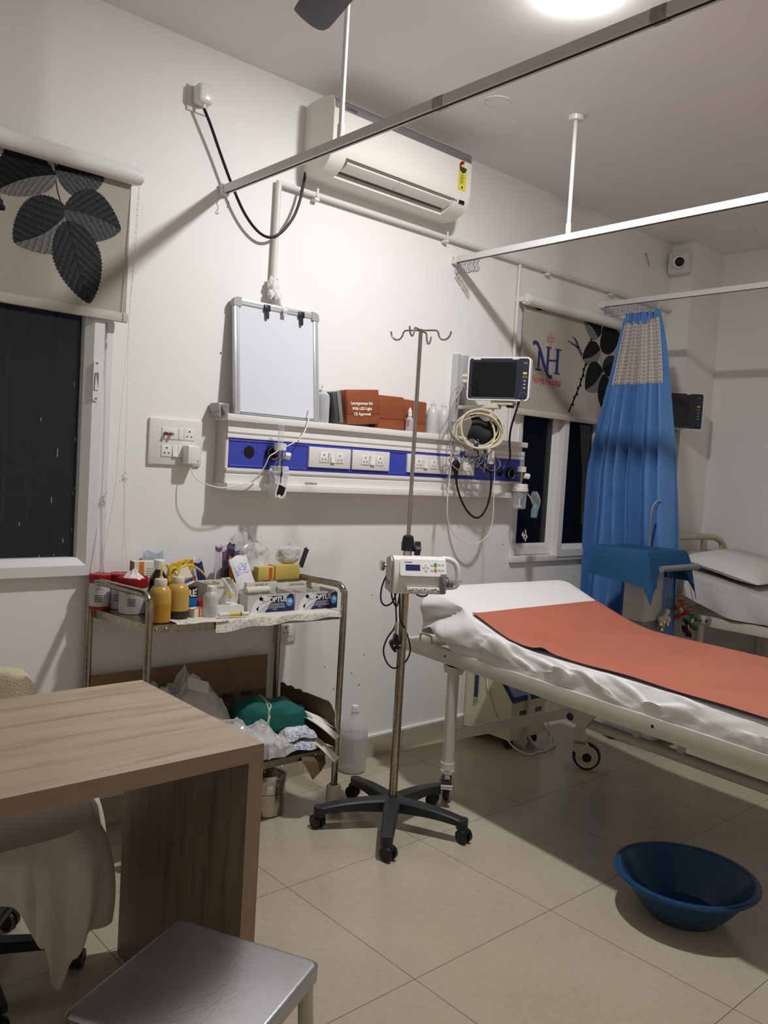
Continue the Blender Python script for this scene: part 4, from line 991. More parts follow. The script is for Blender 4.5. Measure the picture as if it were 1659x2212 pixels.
b.tube([fy_, V((1.26, -.21, 1.785)), V((1.20, -.22, 1.73)), V((1.19, -.225, 1.64)), V((1.195, -.225, 1.585)), V((1.22, -.22, 1.54)), V((1.28, -.22, 1.52))], .0036, 6)
b.tube([fz_, V((1.27, -.21, 1.755)), V((1.225, -.22, 1.71)), V((1.205, -.22, 1.65)), V((1.21, -.22, 1.57)), V((1.25, -.23, 1.525)), V((1.33, -.24, 1.50))], .004, 6)
solo('monitor_cables', b, 'grey cables looping from the left side of the monitor', 'cable', (1.24, -.21, 1.40))
sp = thing('finger_probe', 'white finger probe whose thin white cable hangs in a big loop', 'probe', (1.50, -.21, 1.42))
b = B('white_gloss'); b.box((1.492, -.225, 1.425), (1.522, -.205, 1.50), .005, 2); b.use('grey_plastic'); b.box((1.495, -.223, 1.5), (1.515, -.207, 1.54), .004); obj('probe_body', b, sp)
b = B('white_cable'); b.tube([(1.525, -.21, 1.49), (1.545, -.21, 1.43), (1.553, -.21, 1.30), (1.558, -.21, 1.17), (1.545, -.21, 1.10), (1.505, -.21, 1.058), (1.43, -.21, 1.032), (1.35, -.205, 1.048), (1.28, -.2, 1.10), (1.247, -.2, 1.16), (1.239, -.2, 1.22), (1.25, -.19, 1.29), (1.256, -.19, 1.38), (1.24, -.2, 1.5)], .0022, 6); obj('cable', b, sp)
pc = thing('power_plug', 'black three-pin plug with a hanging black lead in the rightmost socket plate', 'plug', (1.345, -.12, 1.36))
b = B('cable_black_gloss'); b.sphere((1.362, -.122, 1.405), .026, 16, 10, (.85, .8, 1.25)); b.cyl((1.362, -.125, 1.385), (1.362, -.13, 1.345), .012, .007, 10); obj('plug_body', b, pc)
b = B('black_cable'); b.tube([(1.362, -.13, 1.35), (1.366, -.135, 1.31), (1.385, -.15, 1.245), (1.43, -.16, 1.185), (1.496, -.16, 1.157), (1.548, -.16, 1.187), (1.578, -.16, 1.25), (1.58, -.165, 1.34), (1.55, -.17, 1.43), (1.49, -.175, 1.51), (1.46, -.18, 1.58)], .0052, 8); obj('lead', b, pc)
b = B('black_cable'); q = fm @ V((.10, -mh / 2 - .001, -.03)); b.tube([q, q + V((.0, .02, -.06)), V((1.565, -.28, 1.60)), V((1.61, -.24, 1.54)), V((1.645, -.22, 1.46)), V((1.63, -.2, 1.415)), V((1.575, -.19, 1.385)), V((1.51, -.18, 1.40)), V((1.46, -.18, 1.45)), V((1.42, -.2, 1.52))], .005, 8)
solo('power_lead', b, 'black power lead looping from under the patient monitor to the panel', 'cable', (1.55, -.22, 1.38))
m2, f2, w2, h2 = monitor((3.10, -.02, 1.958), (3.395, -.30, 1.958), .232, .07, 'switched-off patient monitor half hidden behind the blue curtain', 'patient monitors')
b2 = thing('monitor_bracket', 'dark wall bracket behind the far monitor by the curtain', 'bracket', (3.34, -.08, 1.72))
b = B('grey_plastic'); b.box((3.30, -.06, 1.66), (3.385, -.001, 2.03), .004); b.at(f2); b.box((-.03, -h2 / 2 - .02, -.07), (.06, -h2 / 2 - .001, -.02), .003); obj('wall_track', b, b2)
b = B('black_cable'); b.tube([(3.25, -.16, 1.722), (3.27, -.17, 1.66), (3.275, -.15, 1.6), (3.255, -.1, 1.55), (3.22, -.05, 1.52)], .006, 7); solo('power_lead', b, 'black lead hanging under the far monitor', 'cable', (3.25, -.12, 1.52))

# ================================================================== drip stand with syringe pump
IX, IY = .598, -.622
iv = thing('drip_stand', 'steel drip stand with four hooks on a black five-spoke wheeled base', 'drip stand', (IX, IY, 0))
b = B('base_black'); b.lathe([(0, .058), (.04, .058), (.052, .066), (.054, .098), (.045, .11), (.03, .114), (0, .115)], (IX, IY, 0), 30); obj('hub', b, iv)
def loft(b, secs, seg=2):
    # rounded-rectangle sections (centre, side vector, up vector, half w, half h) skinned into one spoke
    prev = None; rings = []
    for c, sd, up, hw, hh in secs:
        rings.append([b.v(V(c) + V(sd) * (px * hw) + V(up) * (py * hh)) for px, py in ((-1, -.75), (-.8, -1), (.8, -1), (1, -.75), (1, .7), (.78, 1), (-.78, 1), (-1, .7))])
    for A, C in zip(rings, rings[1:]):
        for k in range(8): b.f([A[k], A[(k + 1) % 8], C[(k + 1) % 8], C[k]])
    b.f(rings[0][::-1]); b.f(rings[-1])
cast0 = None
for k in range(5):
    a = radians(80 + 72 * k); d = V((cos(a), sin(a), 0)); sd = V((-sin(a), cos(a), 0)); c0 = V((IX, IY, 0))
    b = B('base_black'); secs = []
    for i in range(9):
        u = i / 8; r = .03 + .255 * u; zt = .112 - .004 * u - .022 * u ** 2.5; zb = .062 + .008 * sin(pi * u) - .002 * u
        secs.append((c0 + d * r + V((0, 0, (zt + zb) / 2)), sd, V((0, 0, 1)), .031 - .008 * u, (zt - zb) / 2))
    loft(b, secs); b.cyl(c0 + d * .283 + V((0, 0, .05)), c0 + d * .283 + V((0, 0, .087)), .0225, .0225, 18); obj('spoke', b, iv)
    ca = a + (.5, -1.2, .9, -.5, 2.0)[k]; cd = V((cos(ca), sin(ca), 0)); cs = V((-sin(ca), cos(ca), 0)); cp = c0 + d * .283 + cd * .012
    b = B('black_plastic')
    for q in (-1, 1): b.cyl(cp + cs * (q * .006) + V((0, 0, .0265)), cp + cs * (q * .022) + V((0, 0, .0265)), .0265, .0245, 22)
    b.cyl(c0 + d * .283 + V((0, 0, .03)), c0 + d * .283 + V((0, 0, .055)), .009, n=10); b.box((-.02, -.008, .03), (.02, .008, .058), .006, 2, mtx=Matrix.Translation(cp) @ Matrix.Rotation(ca, 4, 'Z')); obj('caster', b, iv)
b = B('steel_worn'); b.cyl((IX, IY, .11), (IX, IY, 1.075), .0165, n=24); obj('lower_pole', b, iv)
b = B('black_plastic'); b.lathe([(0, 1.07), (.0245, 1.07), (.0245, 1.1), (.019, 1.125), (.011, 1.13), (.0, 1.131)], (IX, IY, 0), 24); obj('collar', b, iv)
b = B('black_plastic'); kd = V((.82, -.57, 0)); b.cyl(V((IX, IY, 1.075)), V((IX, IY, 1.075)) + kd * .035, .008, n=10)
fk = frame(V((IX, IY, 1.082)) + kd * .04, kd.cross(V((0, 0, 1))) * -1, (0, 0, 1)); b.at(frame(V((IX, IY, 1.08)) + kd * .038, (.57, .82, 0), (0, 0, 1)))
b.prism([(r * cos(q), r * sin(q)) for q, r in [(2 * pi * i / 24, .021 + .006 * cos(4 * 2 * pi * i / 24)) for i in range(24)]], lambda a_, c_, d_: (a_, c_, d_), -.011, .011); obj('clamp_knob', b, iv)
b = B('steel'); b.cyl((IX, IY, 1.12), (IX, IY, 1.905), .0078, n=18); obj('upper_pole', b, iv)
e1 = V((.746 * .94 - .666 * -.0, -.663, 0)); base_a = radians(-41.6 - 22)
for k, L in ((0, .062), (1, .062), (2, .062), (3, .062)):
    a = base_a + k * pi / 2; d = V((cos(a), sin(a), 0)); c = V((IX, IY, 1.9))
    b = B('steel'); b.tube([c, c + d * .03, c + d * (L - .004), c + d * (L + .006) + V((0, 0, -.006)), c + d * (L + .012) + V((0, 0, -.022)), c + d * (L + .022) + V((0, 0, -.033)), c + d * (L + .038) + V((0, 0, -.034)), c + d * (L + .052) + V((0, 0, -.022)), c + d * (L + .058) + V((0, 0, -.004))], .0036, 8, 3); obj('hook', b, iv)

pn = V((-.485, -.875, 0)).normalized(); pa = V((.875, -.485, 0)).normalized()
fp = frame((IX, IY, .99), pa, (0, 0, 1))                       # z axis = front normal
sy = thing('syringe_pump', 'white syringe pump clamped to the drip stand with its black lead dangling', 'pump', (IX + pn.x * .08, IY + pn.y * .08, .925))
b = B('white_plastic'); b.at(fp)
b.prism([(.02, -.062), (.02, .05), (.03, .062), (.09, .07), (.118, .058), (.13, .02), (.133, -.02), (.125, -.066), (.11, -.068)], lambda d_, z_, x_: (x_, z_, d_), -.078, .118)
obj('housing', b, sy)
b = B('ltgrey_card'); b.at(fp); b.prism([(.022, -.061), (.022, .045), (.032, .057), (.088, .065), (.105, .052), (.112, .0), (.108, -.066)], lambda d_, z_, x_: (x_, z_, d_), -.085, -.078); b.use('grey_plastic'); b.prism(rrect(.046, .014, .007), lambda a_, c_, d_: (d_, c_ - .032, a_ + .07), -.088, -.0845); obj('side_cover', b, sy)
fpp = fp @ frame((0, .035, .1245), (1, 0, 0), (0, .945, -.325))
b = B('white_gloss'); b.at(fpp); b.prism([(p[0] + .03, p[1] - .005) for p in rrect(.176, .062, .008)], lambda a_, c_, d_: (a_, c_, d_), -.003, .004); obj('front_panel', b, sy)
b = B('lcd_blue'); b.at(fpp); b.box((-.037, -.016, .0035), (.018, .006, .005)); obj('display', b, sy)
for x, z, m in ((.076, .007, 'green_key'), (.076, -.012, 'orange_key'), (.033, -.003, 'white_plastic'), (.047, -.003, 'white_plastic'), (.04, .006, 'white_plastic'), (.04, -.014, 'white_plastic'), (.063, .007, 'white_plastic'), (.063, -.012, 'white_plastic'), (.091, .01, 'white_plastic'), (.091, -.01, 'white_plastic'), (.104, .01, 'white_plastic'), (.104, -.01, 'white_plastic')):
    b = B(m); b.at(fpp); hh = .007 if m not in ('white_plastic',) else .005; b.box((x - .0055, z - hh, .0035), (x + .0055, z + hh, .0055), .0008); b.use('print_dark'); b.box((x - .0015, z - .0012, .0054), (x + .0015, z + .0008, .0058)); obj('key', b, sy)
b = B('print_dark'); b.text('medcaptain', .0065, fpp @ frame((-.026, .0145, .0043), (1, 0, 0), (0, 1, 0)), bold=.0003); obj('lettering', b, sy)
b = B('white_gloss'); b.at(fp); b.box((-.03, -.058, .125), (.105, -.04, .14), .003); b.use('print_dark')
for k, x in enumerate((-.022, -.012, .004, .012, .02, .035, .05, .062, .072, .085)): b.box((x, -.053 + .003 * (k % 3), .1395), (x + random.uniform(.003, .01), -.05 + .003 * (k % 3), .1408))
obj('syringe_tray', b, sy)
b = B('grey_plastic'); b.at(fp); b.box((.095, -.062, .12), (.118, .012, .146), .004); b.cyl((.105, .0, .146), (.105, -.02, .15), .006, n=8); obj('barrel_clamp', b, sy)
b = B('grey_plastic'); b.at(fp); b.cyl((.125, -.02, .13), (.145, -.02, .13), .02, .018, 18); b.cyl((.118, -.02, .13), (.128, -.02, .13), .014, n=14); b.use('chrome'); b.cyl((.145, -.02, .13), (.155, -.022, .13), .009, n=12); b.prism([(-.006, -.022), (.004, -.02), (.006, .0), (.02, .006), (.02, .01), (.0, .008), (-.006, 0)], lambda a_, c_, d_: (.16 + a_, -.022 + c_, d_), .122, .132); obj('plunger_drive', b, sy)
b = B('white_plastic'); b.at(fp); hp_ = [(.11, .062), (.14, .06), (.165, .045), (.176, .015), (.178, -.02), (.172, -.036), (.155, -.042), (.11, -.044)]
b.tube([(x, z, .09) for x, z in hp_], .011, 10, 4); obj('carry_handle', b, sy)
b = B('steel'); b.at(fp); b.cyl((-.05, .02, .0), (-.088, .02, .0), .007, n=10); b.cyl((-.088, .02, 0), (-.1, .02, 0), .021, .021, 8); obj('clamp_screw', b, sy)
b = B('grey_plastic'); b.at(fp); b.box((-.05, -.03, -.022), (.03, .045, .021), .005); obj('pole_clamp', b, sy)
def pw(x, z, d=.03): return fp @ V((x, z - .99, d))
b = B('black_cable'); b.tube([pw(-.07, 1.0, .05), pw(-.088, .965), pw(-.1, .92), pw(-.098, .88), pw(-.08, .862), pw(-.055, .875), pw(-.042, .91), pw(-.035, .93), pw(-.028, .91), pw(-.036, .86), pw(-.052, .88), pw(-.06, .91), pw(-.06, .93), pw(-.045, .9), pw(-.038, .84), pw(-.035, .80), pw(-.045, .77), pw(-.065, .74), pw(-.078, .695), pw(-.065, .65), pw(-.04, .625), pw(-.01, .62, .0), pw(.02, .63, -.02), pw(.038, .665, -.02), pw(.038, .7, -.02), pw(.025, .74, -.02), pw(.0, .78, .02), pw(-.02, .81), pw(-.025, .86), pw(-.03, .92, .03)], .0032, 7); b.tube([pw(.03, .925, .02), pw(.05, .9, 0), pw(.075, .9, .02), pw(.085, .925, .05)], .0032, 7)
obj('power_cord', b, sy)
b = B('ltgrey_card'); b.box((-.005, -.022, -.003), (.005, .022, .003), .001, mtx=fp @ Matrix.Translation((-.036, .78 - .99, .036))); obj('cord_tag', b, sy)
b = B('black_plastic'); b.at(fp @ Matrix.Translation((-.038, .723 - .99, .045))); b.prism([(-.006, .034), (.006, .034), (.009, .015), (.02, .008), (.022, -.002), (.014, -.02), (.004, -.032), (-.004, -.032), (-.014, -.02), (-.022, -.002), (-.02, .008), (-.009, .015)], lambda a_, c_, d_: (a_, c_, d_), -.012, .012)
b.use('chrome')
for x, z in ((-.011, -.002), (.011, -.002), (0, -.02)): b.cyl((x, z, .012), (x, z, .03), .0035, n=10)
obj('plug', b, sy)

# ================================================================== the near bed
BO = V((.915, -.589, 0)); BA = V((-.099, -.995, 0)).normalized(); BB = V((.995, -.099, 0)).normalized()
def P(s, b_, z): return BO + BA * s + BB * b_ + V((0, 0, z))
BM = frame(BO, BA, BB)                                        # local x = towards the foot, y = across, z = up
BM = Matrix(((BA.x, BB.x, 0, BO.x), (BA.y, BB.y, 0, BO.y), (0, 0, 1, 0), (0, 0, 0, 1)))
def zprof(s):
    k = [(-.3, .935), (-.17, .887), (0, .825), (.1, .793), (.2, .762), (.28, .742), (.36, .733), (.45, .731), (3, .731)]
    for (a, za), (c, zc) in zip(k, k[1:]):
        if s <= c:
            t = (s - a) / (c - a); return za + (zc - za) * t
    return .731
bed = thing('hospital_bed', 'cream metal hospital bed in front with its head end raised', 'bed', P(.65, .44, 0), atan2(BA.y, BA.x))
for b0, b1 in ((0, .03), (.845, .875)):
    b = B('bed_cream'); b.at(BM); b.box((-.33, b0, .58), (1.68, b1, .64), .003)
    b.use('dark_hole')
    for s in (-.04, .978):
        b.cyl((s, b0 - .0006, .612), (s, b0 + .001, .612), .0055, n=12)
    obj('side_rail', b, bed)
for s0 in (-.33, 1.65):
    b = B('bed_cream'); b.at(BM); b.box((s0, .03, .585), (s0 + .03, .845, .635), .002); obj('end_rail', b, bed)
b = B('bed_cream'); b.at(BM)
for s in (.25, .6, .95, 1.3): b.box((s, .03, .625), (s + .025, .845, .645))
b.grid(lambda u, v_: V((-.17 + .55 * u, .04 + .8 * v_, zprof(-.17 + .55 * u) - .085)), 8, 2, thick=.004); b.use('dark_grey'); b.box((.38, .04, .645), (1.62, .835, .65)); obj('deck', b, bed)
legs = [(-.005, .022, 2.43), (-.01, .853, .75), (1.54, .022, 1.0), (1.54, .853, .3)]
for s, bb_, ca in legs:
    b = B('bed_cream'); b.at(BM)
    pts8 = [(.026 * cos(radians(22.5 + 45 * k)), .026 * sin(radians(22.5 + 45 * k))) for k in range(8)]
    b.prism([(s + p, bb_ + q) for p, q in pts8], lambda a, c, d: (a, c, d), .165, .575); b.prism([(s - .045, .575), (s + .045, .575), (s + .03, .545), (s - .03, .545)], lambda a, c, d: (a, d, c), bb_ - .022, bb_ + .022)
    b.use('print_dark'); b.cyl((s - .028, bb_ - .006, .19), (s - .0255, bb_ - .006, .19), .005, n=8); obj('leg', b, bed)
    # swivel caster: wheel axis at angle ca in bed space
    W_ = BM @ Matrix.Translation((s, bb_, 0)) @ Matrix.Rotation(ca, 4, 'Z')
    b = B('cream_plastic'); b.at(W_); b.cyl((0, 0, .145), (0, 0, .172), .033, .031, 24); b.prism([(-.03, .145), (.03, .145), (.062, .09), (.07, .045), (.045, .04), (.0, .06), (-.03, .1)], lambda a, c, d: (a, d, c), -.028, -.02); b.prism([(-.03, .145), (.03, .145), (.062, .09), (.07, .045), (.045, .04), (.0, .06), (-.03, .1)], lambda a, c, d: (a, d, c), .02, .028); b.box((-.03, -.028, .125), (.03, .028, .146), .003)
    hs = obj('caster', b, bed)
    b = B('rubber_black'); b.at(W_ @ Matrix.Translation((.036, 0, .066)) @ Matrix.Rotation(pi / 2, 4, 'X')); b.lathe([(.05, -.014), (.062, -.012), (.066, -.004), (.066, .004), (.062, .012), (.05, .014)], n=36); b.use('cream_plastic'); b.cyl((0, 0, -.017), (0, 0, .017), .053, n=36); b.cyl((0, 0, -.021), (0, 0, .021), .03, n=28); b.use('rubber_black'); b.cyl((0, 0, -.0295), (0, 0, .0295), .0215, n=22); obj('wheel', b, hs)
    if s < .5 and bb_ < .4:
        b = B('chrome'); b.at(W_); b.box((-.06, -.012, .118), (-.03, .012, .132), .004); b.cyl((-.062, -.024, .088), (-.062, .024, .088), .011, n=12); b.use('print_dark'); b.box((-.058, -.018, .085), (-.032, .018, .118), .002); obj('brake_pedal', b, hs)
b = B('bed_cream'); b.at(BM); b.box((-.02, .04, .262), (.005, .84, .305), .003); obj('cross_brace', b, bed)
b = B('bed_cream'); b.at(BM); b.tube([(-.228, .014, .637), (-.226, .014, .662), (-.218, .014, .671), (-.165, .014, .671), (-.152, .014, .664), (-.148, .014, .637)], .0048, 10, 3); obj('loop_handle', b, bed)
b = B('bed_cream'); b.at(BM); b.cyl((.24, .5, .362), (1.6, .5, .362), .021, n=18); b.prism([(.22, .395), (.30, .345), (.34, .36), (.42, .47), (.36, .47), (.28, .40)], lambda a, c, d: (a, d, c), .46, .475); b.use('print_dark'); b.cyl((.255, .455, .378), (.255, .48, .378), .016, n=14); b.use('bed_cream'); b.box((.55, .49, .36), (.575, .51, .64)); b.box((.75, .49, .36), (.775, .51, .64)); obj('crank_tube', b, bed)

mt = B('mattress_grey')
def mpt(u, v_):
    s = -.17 + 1.82 * u; return P(s, .065 + .785 * v_, zprof(s) - .014)
mt.grid(mpt, 40, 6, thick=.075); o = obj('mattress', mt); tag(o, 'dark mattress under the white sheet of the near bed', 'mattress')

# white sheet: over the mattress, hanging down the near side onto the rail
def zhem(s): return .645 + .08 * min(1, max(0, (-.04 - s) / .14)) + .004 * noise.noise(V((s * 6, 1, 0)))
def sheet(u, v_):
    s = -.185 + 1.87 * u; zt = zprof(s)
    if v_ < .55:                                               # top, right to left
        t = v_ / .55; bb_ = .885 - .85 * t; z = zt + .002
        if t < .04: z -= .03 * (1 - t / .04)
        if u < .02: z -= .012 * (1 - u / .02)
        edge = max(0, (t - .86) / .14); z -= .008 * edge ** 2 * (1 + .8 * noise.noise(V((s * 9, 2, 1)))); n_ = .0025 * noise.noise(V((s * 5, bb_ * 6, 7)))
        return P(s, bb_, z + n_)
    t = (v_ - .55) / .45; drop = zt - zhem(s); fall = drop * t
    raised = min(1, max(0, (.38 - s) / .5))
    ph = s * 27 + t * (1.5 + 4.5 * raised); amp = (.004 + .024 * raised) * sin(pi * min(1, .12 + t * .8)) 
    w = amp * (1.1 - 2.2 * abs(sin(ph * .5)) ** .8 + .5 * sin(1.37 * ph + 1.3) * raised + .5 * noise.noise(V((s * 8, t * 2, 4))))
    bb_ = .035 - (.027 + .022 * raised) * sin(min(1, t * 1.25) * pi / 2) + w
    lump = (1 - raised) * (.06 * max(0, noise.noise(V((s * 4.6 + t * 1.2, t * .8, 9)))) + .035 * max(0, noise.noise(V((s * 11 - t * 3, t * 1.5, 2))))) * sin(pi * t) ** .7
    zz = zt - .006 - fall + lump * (1 if t < .7 else 0); bb_ -= lump * .3
    if zz < .675 and s > -.1: bb_ = max(bb_, .004 + .004 * sin(ph))
    return P(s + .05 * raised * t, bb_, zz)
b = B('cloth_white'); b.grid(sheet, 150, 56); 
def headdrape(u, v_):
    bb_ = .02 + .86 * u; dr = .20 - .06 * u + .03 * sin(7 * u)
    return P(-.187 - .012 * sin(pi * v_) - .012 * sin(u * 40 + v_ * 2) * v_, bb_ - .02 * v_ * (1 - u), zprof(-.187) - .012 - dr * v_)
b.grid(headdrape, 40, 10)
def corner(u, v_):
    a = V(headdrape(0, v_)); c = V(sheet(0, .55 + .45 * v_)); return a.lerp(c, u) + BB * (-.012 * sin(pi * u)) + BA * (-.01 * sin(pi * u) * v_)
b.grid(corner, 6, 12)
o = obj('bed_sheet', b, angle=70); tag(o, 'rumpled white sheet over the mattress of the near bed', 'sheet')
# orange rubber sheet
b = B('mat_orange')
def om(u, v_):
    s = .05 + 1.64 * u; bl_ = .04 - .02 * max(0, s - .6) + (.004 * sin(s * 9)); bb_ = .872 + (bl_ - .872) * v_
    s2 = s + (.03 * v_ - .015) * max(0, 1 - u * 8)
    e = max(0, (v_ - .94) / .06)
    z = zprof(s2) + .005 + .012 * math.exp(-((s2 - .46) / .035) ** 2) * max(0, (v_ - .8) / .2) + .0015 * noise.noise(V((s * 4, bb_ * 5, 2))) + .0015 * e * (1 + sin(s * 17))
    if v_ < .03: z -= .012 * (1 - v_ / .03)
    return P(s2, bb_, z)
b.grid(om, 110, 26)
b.use('mat_under'); b.grid(lambda u, v_: V(om(u, v_)) - V((0, 0, .0035)), 110, 26)
for q in (1.0,):
    b.grid(lambda u, v_: V(om(u, 1.0)) - V((0, 0, .0035 * v_)), 110, 1)
b.grid(lambda u, v_: V(om(0, u)) - V((0, 0, .0035 * v_)), 26, 1)
o = obj('rubber_mat', b, angle=60); tag(o, 'orange rubber sheet spread over the white sheet of the near bed', 'rubber sheet')

# ================================================================== oxygen concentrator under the bed
cn = thing('oxygen_concentrator', 'cream oxygen concentrator with a blue-edged control panel under the near bed', 'concentrator', (1.8, -.18, 0))
CX0, CX1 = 1.655, 1.925
b = B('conc_cream'); b.prism([(-.33, .055), (-.33, .25), (-.16, .435), (-.03, .435), (-.03, .055)], lambda a, c, d: (d, a, c), CX0, CX1); obj('cabinet', b, cn)
b = B('conc_cream'); b.mats[0] = 'bone'; b.box((CX0 - .002, -.028, .05), (CX1 + .002, -.02, .44)); obj('back_plate', b, cn)
sl = frame((CX0, -.333, .2535), (1, 0, 0), (0, .17, .185)); Ls = sqrt(.17 ** 2 + .185 ** 2)
b = B('conc_blue'); b.at(sl)
for lo, hi in (((-.002, -.008, 0), (CX1 - CX0 + .002, .02, .006)), ((-.002, Ls - .02, 0), (CX1 - CX0 + .002, Ls, .006)), ((-.002, 0, 0), (.022, Ls, .006)), ((CX1 - CX0 - .02, 0, 0), (CX1 - CX0 + .002, Ls, .006))): b.box(lo, hi, .002)
obj('panel_frame', b, cn)
b = B('label_blue'); b.at(sl); b.box((.022, .02, -.002), (CX1 - CX0 - .02, Ls - .02, .002)); b.use('conc_blue'); b.cyl((.16, .09, .002), (.16, .09, .012), .035, .03, 20); b.cyl((.21, .07, .002), (.21, .07, .01), .02, n=16); obj('control_panel', b, cn)
for x in (1.72, 1.845):
    b = B('dark_grey')
    for k in range(9): b.box((x + k * .006, -.3312, .175), (x + k * .006 + .0035, -.3295, .198))
    obj('vent', b, cn)
b = B('conc_blue'); b.box((CX0 - .012, -.105, .21), (CX0 - .001, -.085, .36), .003); b.use('tape_silver'); b.box((CX0 - .0125, -.107, .34), (CX0 - .0005, -.083, .365), .002); b.box((CX0 - .0125, -.106, .205), (CX0 - .0005, -.084, .225), .002); obj('side_handle', b, cn)
for x in (CX0 + .04, CX1 - .04):
    for y in (-.29, -.07):
        b = B('rubber_black'); b.cyl((x - .01, y, .0265), (x + .01, y, .0265), .026, n=18); b.cyl((x, y, .03), (x, y, .058), .008, n=8); obj('caster', b, cn)
b = B('white_cable'); b.tube([(1.67, -.07, .43), (1.645, -.13, .42), (1.645, -.16, .36), (1.646, -.18, .27), (1.648, -.23, .17), (1.65, -.30, .08), (1.66, -.36, .03), (1.70, -.42, .008), (1.77, -.42, .006), (1.83, -.43, .01), (1.90, -.40, .03), (1.95, -.36, .07), (1.955, -.33, .1)], .004, 7); obj('power_cord', b, cn)
b = B('cream_hose'); b.mats[0] = 'milky'; b.tube([(1.77, -.34, .36), (1.77, -.345, .25), (1.77, -.345, .12), (1.775, -.36, .06), (1.80, -.40, .018), (1.86, -.42, .012), (1.93, -.40, .014), (1.985, -.35, .02), (1.99, -.30, .05), (1.965, -.27, .1), (1.95, -.24, .09)], .008, 8); b.tube([(1.93, -.30, .26), (1.945, -.30, .22), (1.965, -.30, .205), (1.985, -.29, .22), (1.985, -.28, .26), (1.96, -.26, .30)], .006, 8); obj('oxygen_tube', b, cn)

# ================================================================== tub, jug, drum
b = B('tub_blue'); b.lathe([(0, .0), (.10, .0), (.115, .004), (.155, .05), (.195, .107), (.206, .121), (.214, .124), (.222, .122), (.226, .127), (.224, .134), (.215, .137), (.203, .133), (.19, .112), (.15, .055), (.112, .012), (.09, .008), (0, .008)], (.945, -1.648, .0005), 64)
solo('wash_tub', b, 'round blue plastic tub on the floor beside the near bed', 'tub', (.945, -1.648, 0))
jg = thing('water_jug', 'tall clear plastic jug of water standing on the floor by the skirting', 'jug', (.838, -.09, 0))
b = B('clear_bag'); b.lathe([(0, .001), (.055, .001), (.063, .008), (.064, .018), (.064, .185), (.060, .205), (.045, .232), (.026, .25), (.018, .262), (.0165, .272), (.021, .274), (.021, .278), (.016, .28)], (.838, -.09, 0), 36); obj('jug_body', b, jg)
b = B('water'); b.lathe([(0, .006), (.060, .008), (.0615, .165), (0, .165)], (.838, -.09, 0), 32); obj('water', b, jg)
b = B('white_gloss'); b.lathe([(.0, .298), (.015, .298), (.0165, .294), (.0165, .282), (.013, .279)], (.838, -.09, 0), 22); obj('cap', b, jg)
dr = thing('steel_drum', 'round stainless steel sterilising drum on the floor under the trolley', 'drum', (.268, -.245, 0))
b = B('steel'); b.lathe([(0, .002), (.07, .002), (.074, .006), (.074, .05), (.0765, .052), (.0765, .09), (.074, .092), (.074, .15)], (.268, -.245, 0), 44); obj('body', b, dr)
b = B('steel'); b.lathe([(.078, .128), (.079, .13), (.079, .156), (.074, .164), (.05, .17), (.02, .173), (0, .173)], (.268, -.245, 0), 44); b.tube([(.245, -.255, .172), (.25, -.26, .19), (.286, -.26, .19), (.29, -.255, .172)], .004, 8); obj('lid', b, dr)
dd = V((-.62, -.78, 0)); c0 = V((.268, -.245, 0)); b = B('chrome'); b.box((-.014, .073, .098), (.014, .0795, .132), .003, mtx=Matrix.Translation(c0) @ Matrix.Rotation(atan2(dd.y, dd.x) - pi / 2 + .25, 4, 'Z')); b.use('dark_hole'); b.cyl((0, .0818, .112), (0, .0828, .112), .006, n=12) if False else None; obj('latch', b, dr)

# ================================================================== far bed and the cart beside it
b2 = thing('hospital_bed', 'cream metal hospital bed in the far corner with a moulded headboard', 'bed', (3.34, -1.2, 0))
for x in (2.93, 3.70):
    b = B('bed_cream'); b.box((x, -2.25, .585), (x + .03, -.4, .642), .003); b.use('dark_hole'); b.cyl((x - .0006, -.66, .615), (x + .001, -.66, .615), .006, n=10); obj('side_rail', b, b2)
b = B('headboard'); y0, y1 = -.345, -.315
b.tube([(3.005, -.33, .8), (3.005, -.33, .98), (3.02, -.33, 1.035), (3.07, -.33, 1.055), (3.3, -.33, 1.06), (3.56, -.33, 1.055), (3.66, -.33, 1.04), (3.735, -.33, 1.0), (3.75, -.33, .94), (3.75, -.33, .8)], .021, 12, 4)
b.box((3.0, y0 + .004, .76), (3.755, y1 - .004, .965), .008); b.box((3.45, y0 + .003, .95), (3.505, y1 - .003, 1.05), .008); b.box((3.0, y0 + .003, .95), (3.11, y1 - .003, 1.045), .01); b.prism([(3.505, .962), (3.66, .962), (3.53, .975)], lambda a, c, d: (a, d, c), y0 + .006, y1 - .006); b.prism([(3.68, .96), (3.745, .96), (3.745, 1.0), (3.70, 1.0)], lambda a, c, d: (a, d, c), y0 + .006, y1 - .006)
obj('headboard', b, b2, angle=50)
b = B('bed_cream'); b.box((2.96, -.43, .585), (3.70, -.40, .64)); b.box((3.02, -.41, .60), (3.06, -.32, .80)); b.box((3.66, -.41, .60), (3.70, -.32, .80)); obj('end_rail', b, b2)
b = B('bed_cream'); b.box((2.96, -2.25, .585), (3.70, -2.22, .64)); obj('end_rail', b, b2)
for x in (2.945, 3.715):
    for y in (-.62, -2.05):
        b = B('bed_cream'); b.cyl((x, y, .12), (x, y, .59), .022, n=12); b.use('rubber_black'); b.cyl((x - .014, y, .06), (x + .014, y, .06), .06, n=22); b.use('cream_plastic'); b.cyl((x, y, .1), (x, y, .15), .032, n=16); obj('leg', b, b2)
def z2(y): return .80 + .10 * max(0, (y + .95) / .6) if y > -.95 else .80
b = B('mattress_grey'); b.grid(lambda u, v_: V((2.95 + .77 * v_, -.37 - 1.85 * u, z2(-.37 - 1.85 * u) - .004)), 16, 4, thick=.09); o = obj('mattress', b); tag(o, 'mattress of the far bed hidden under its grey-white sheet', 'mattress')
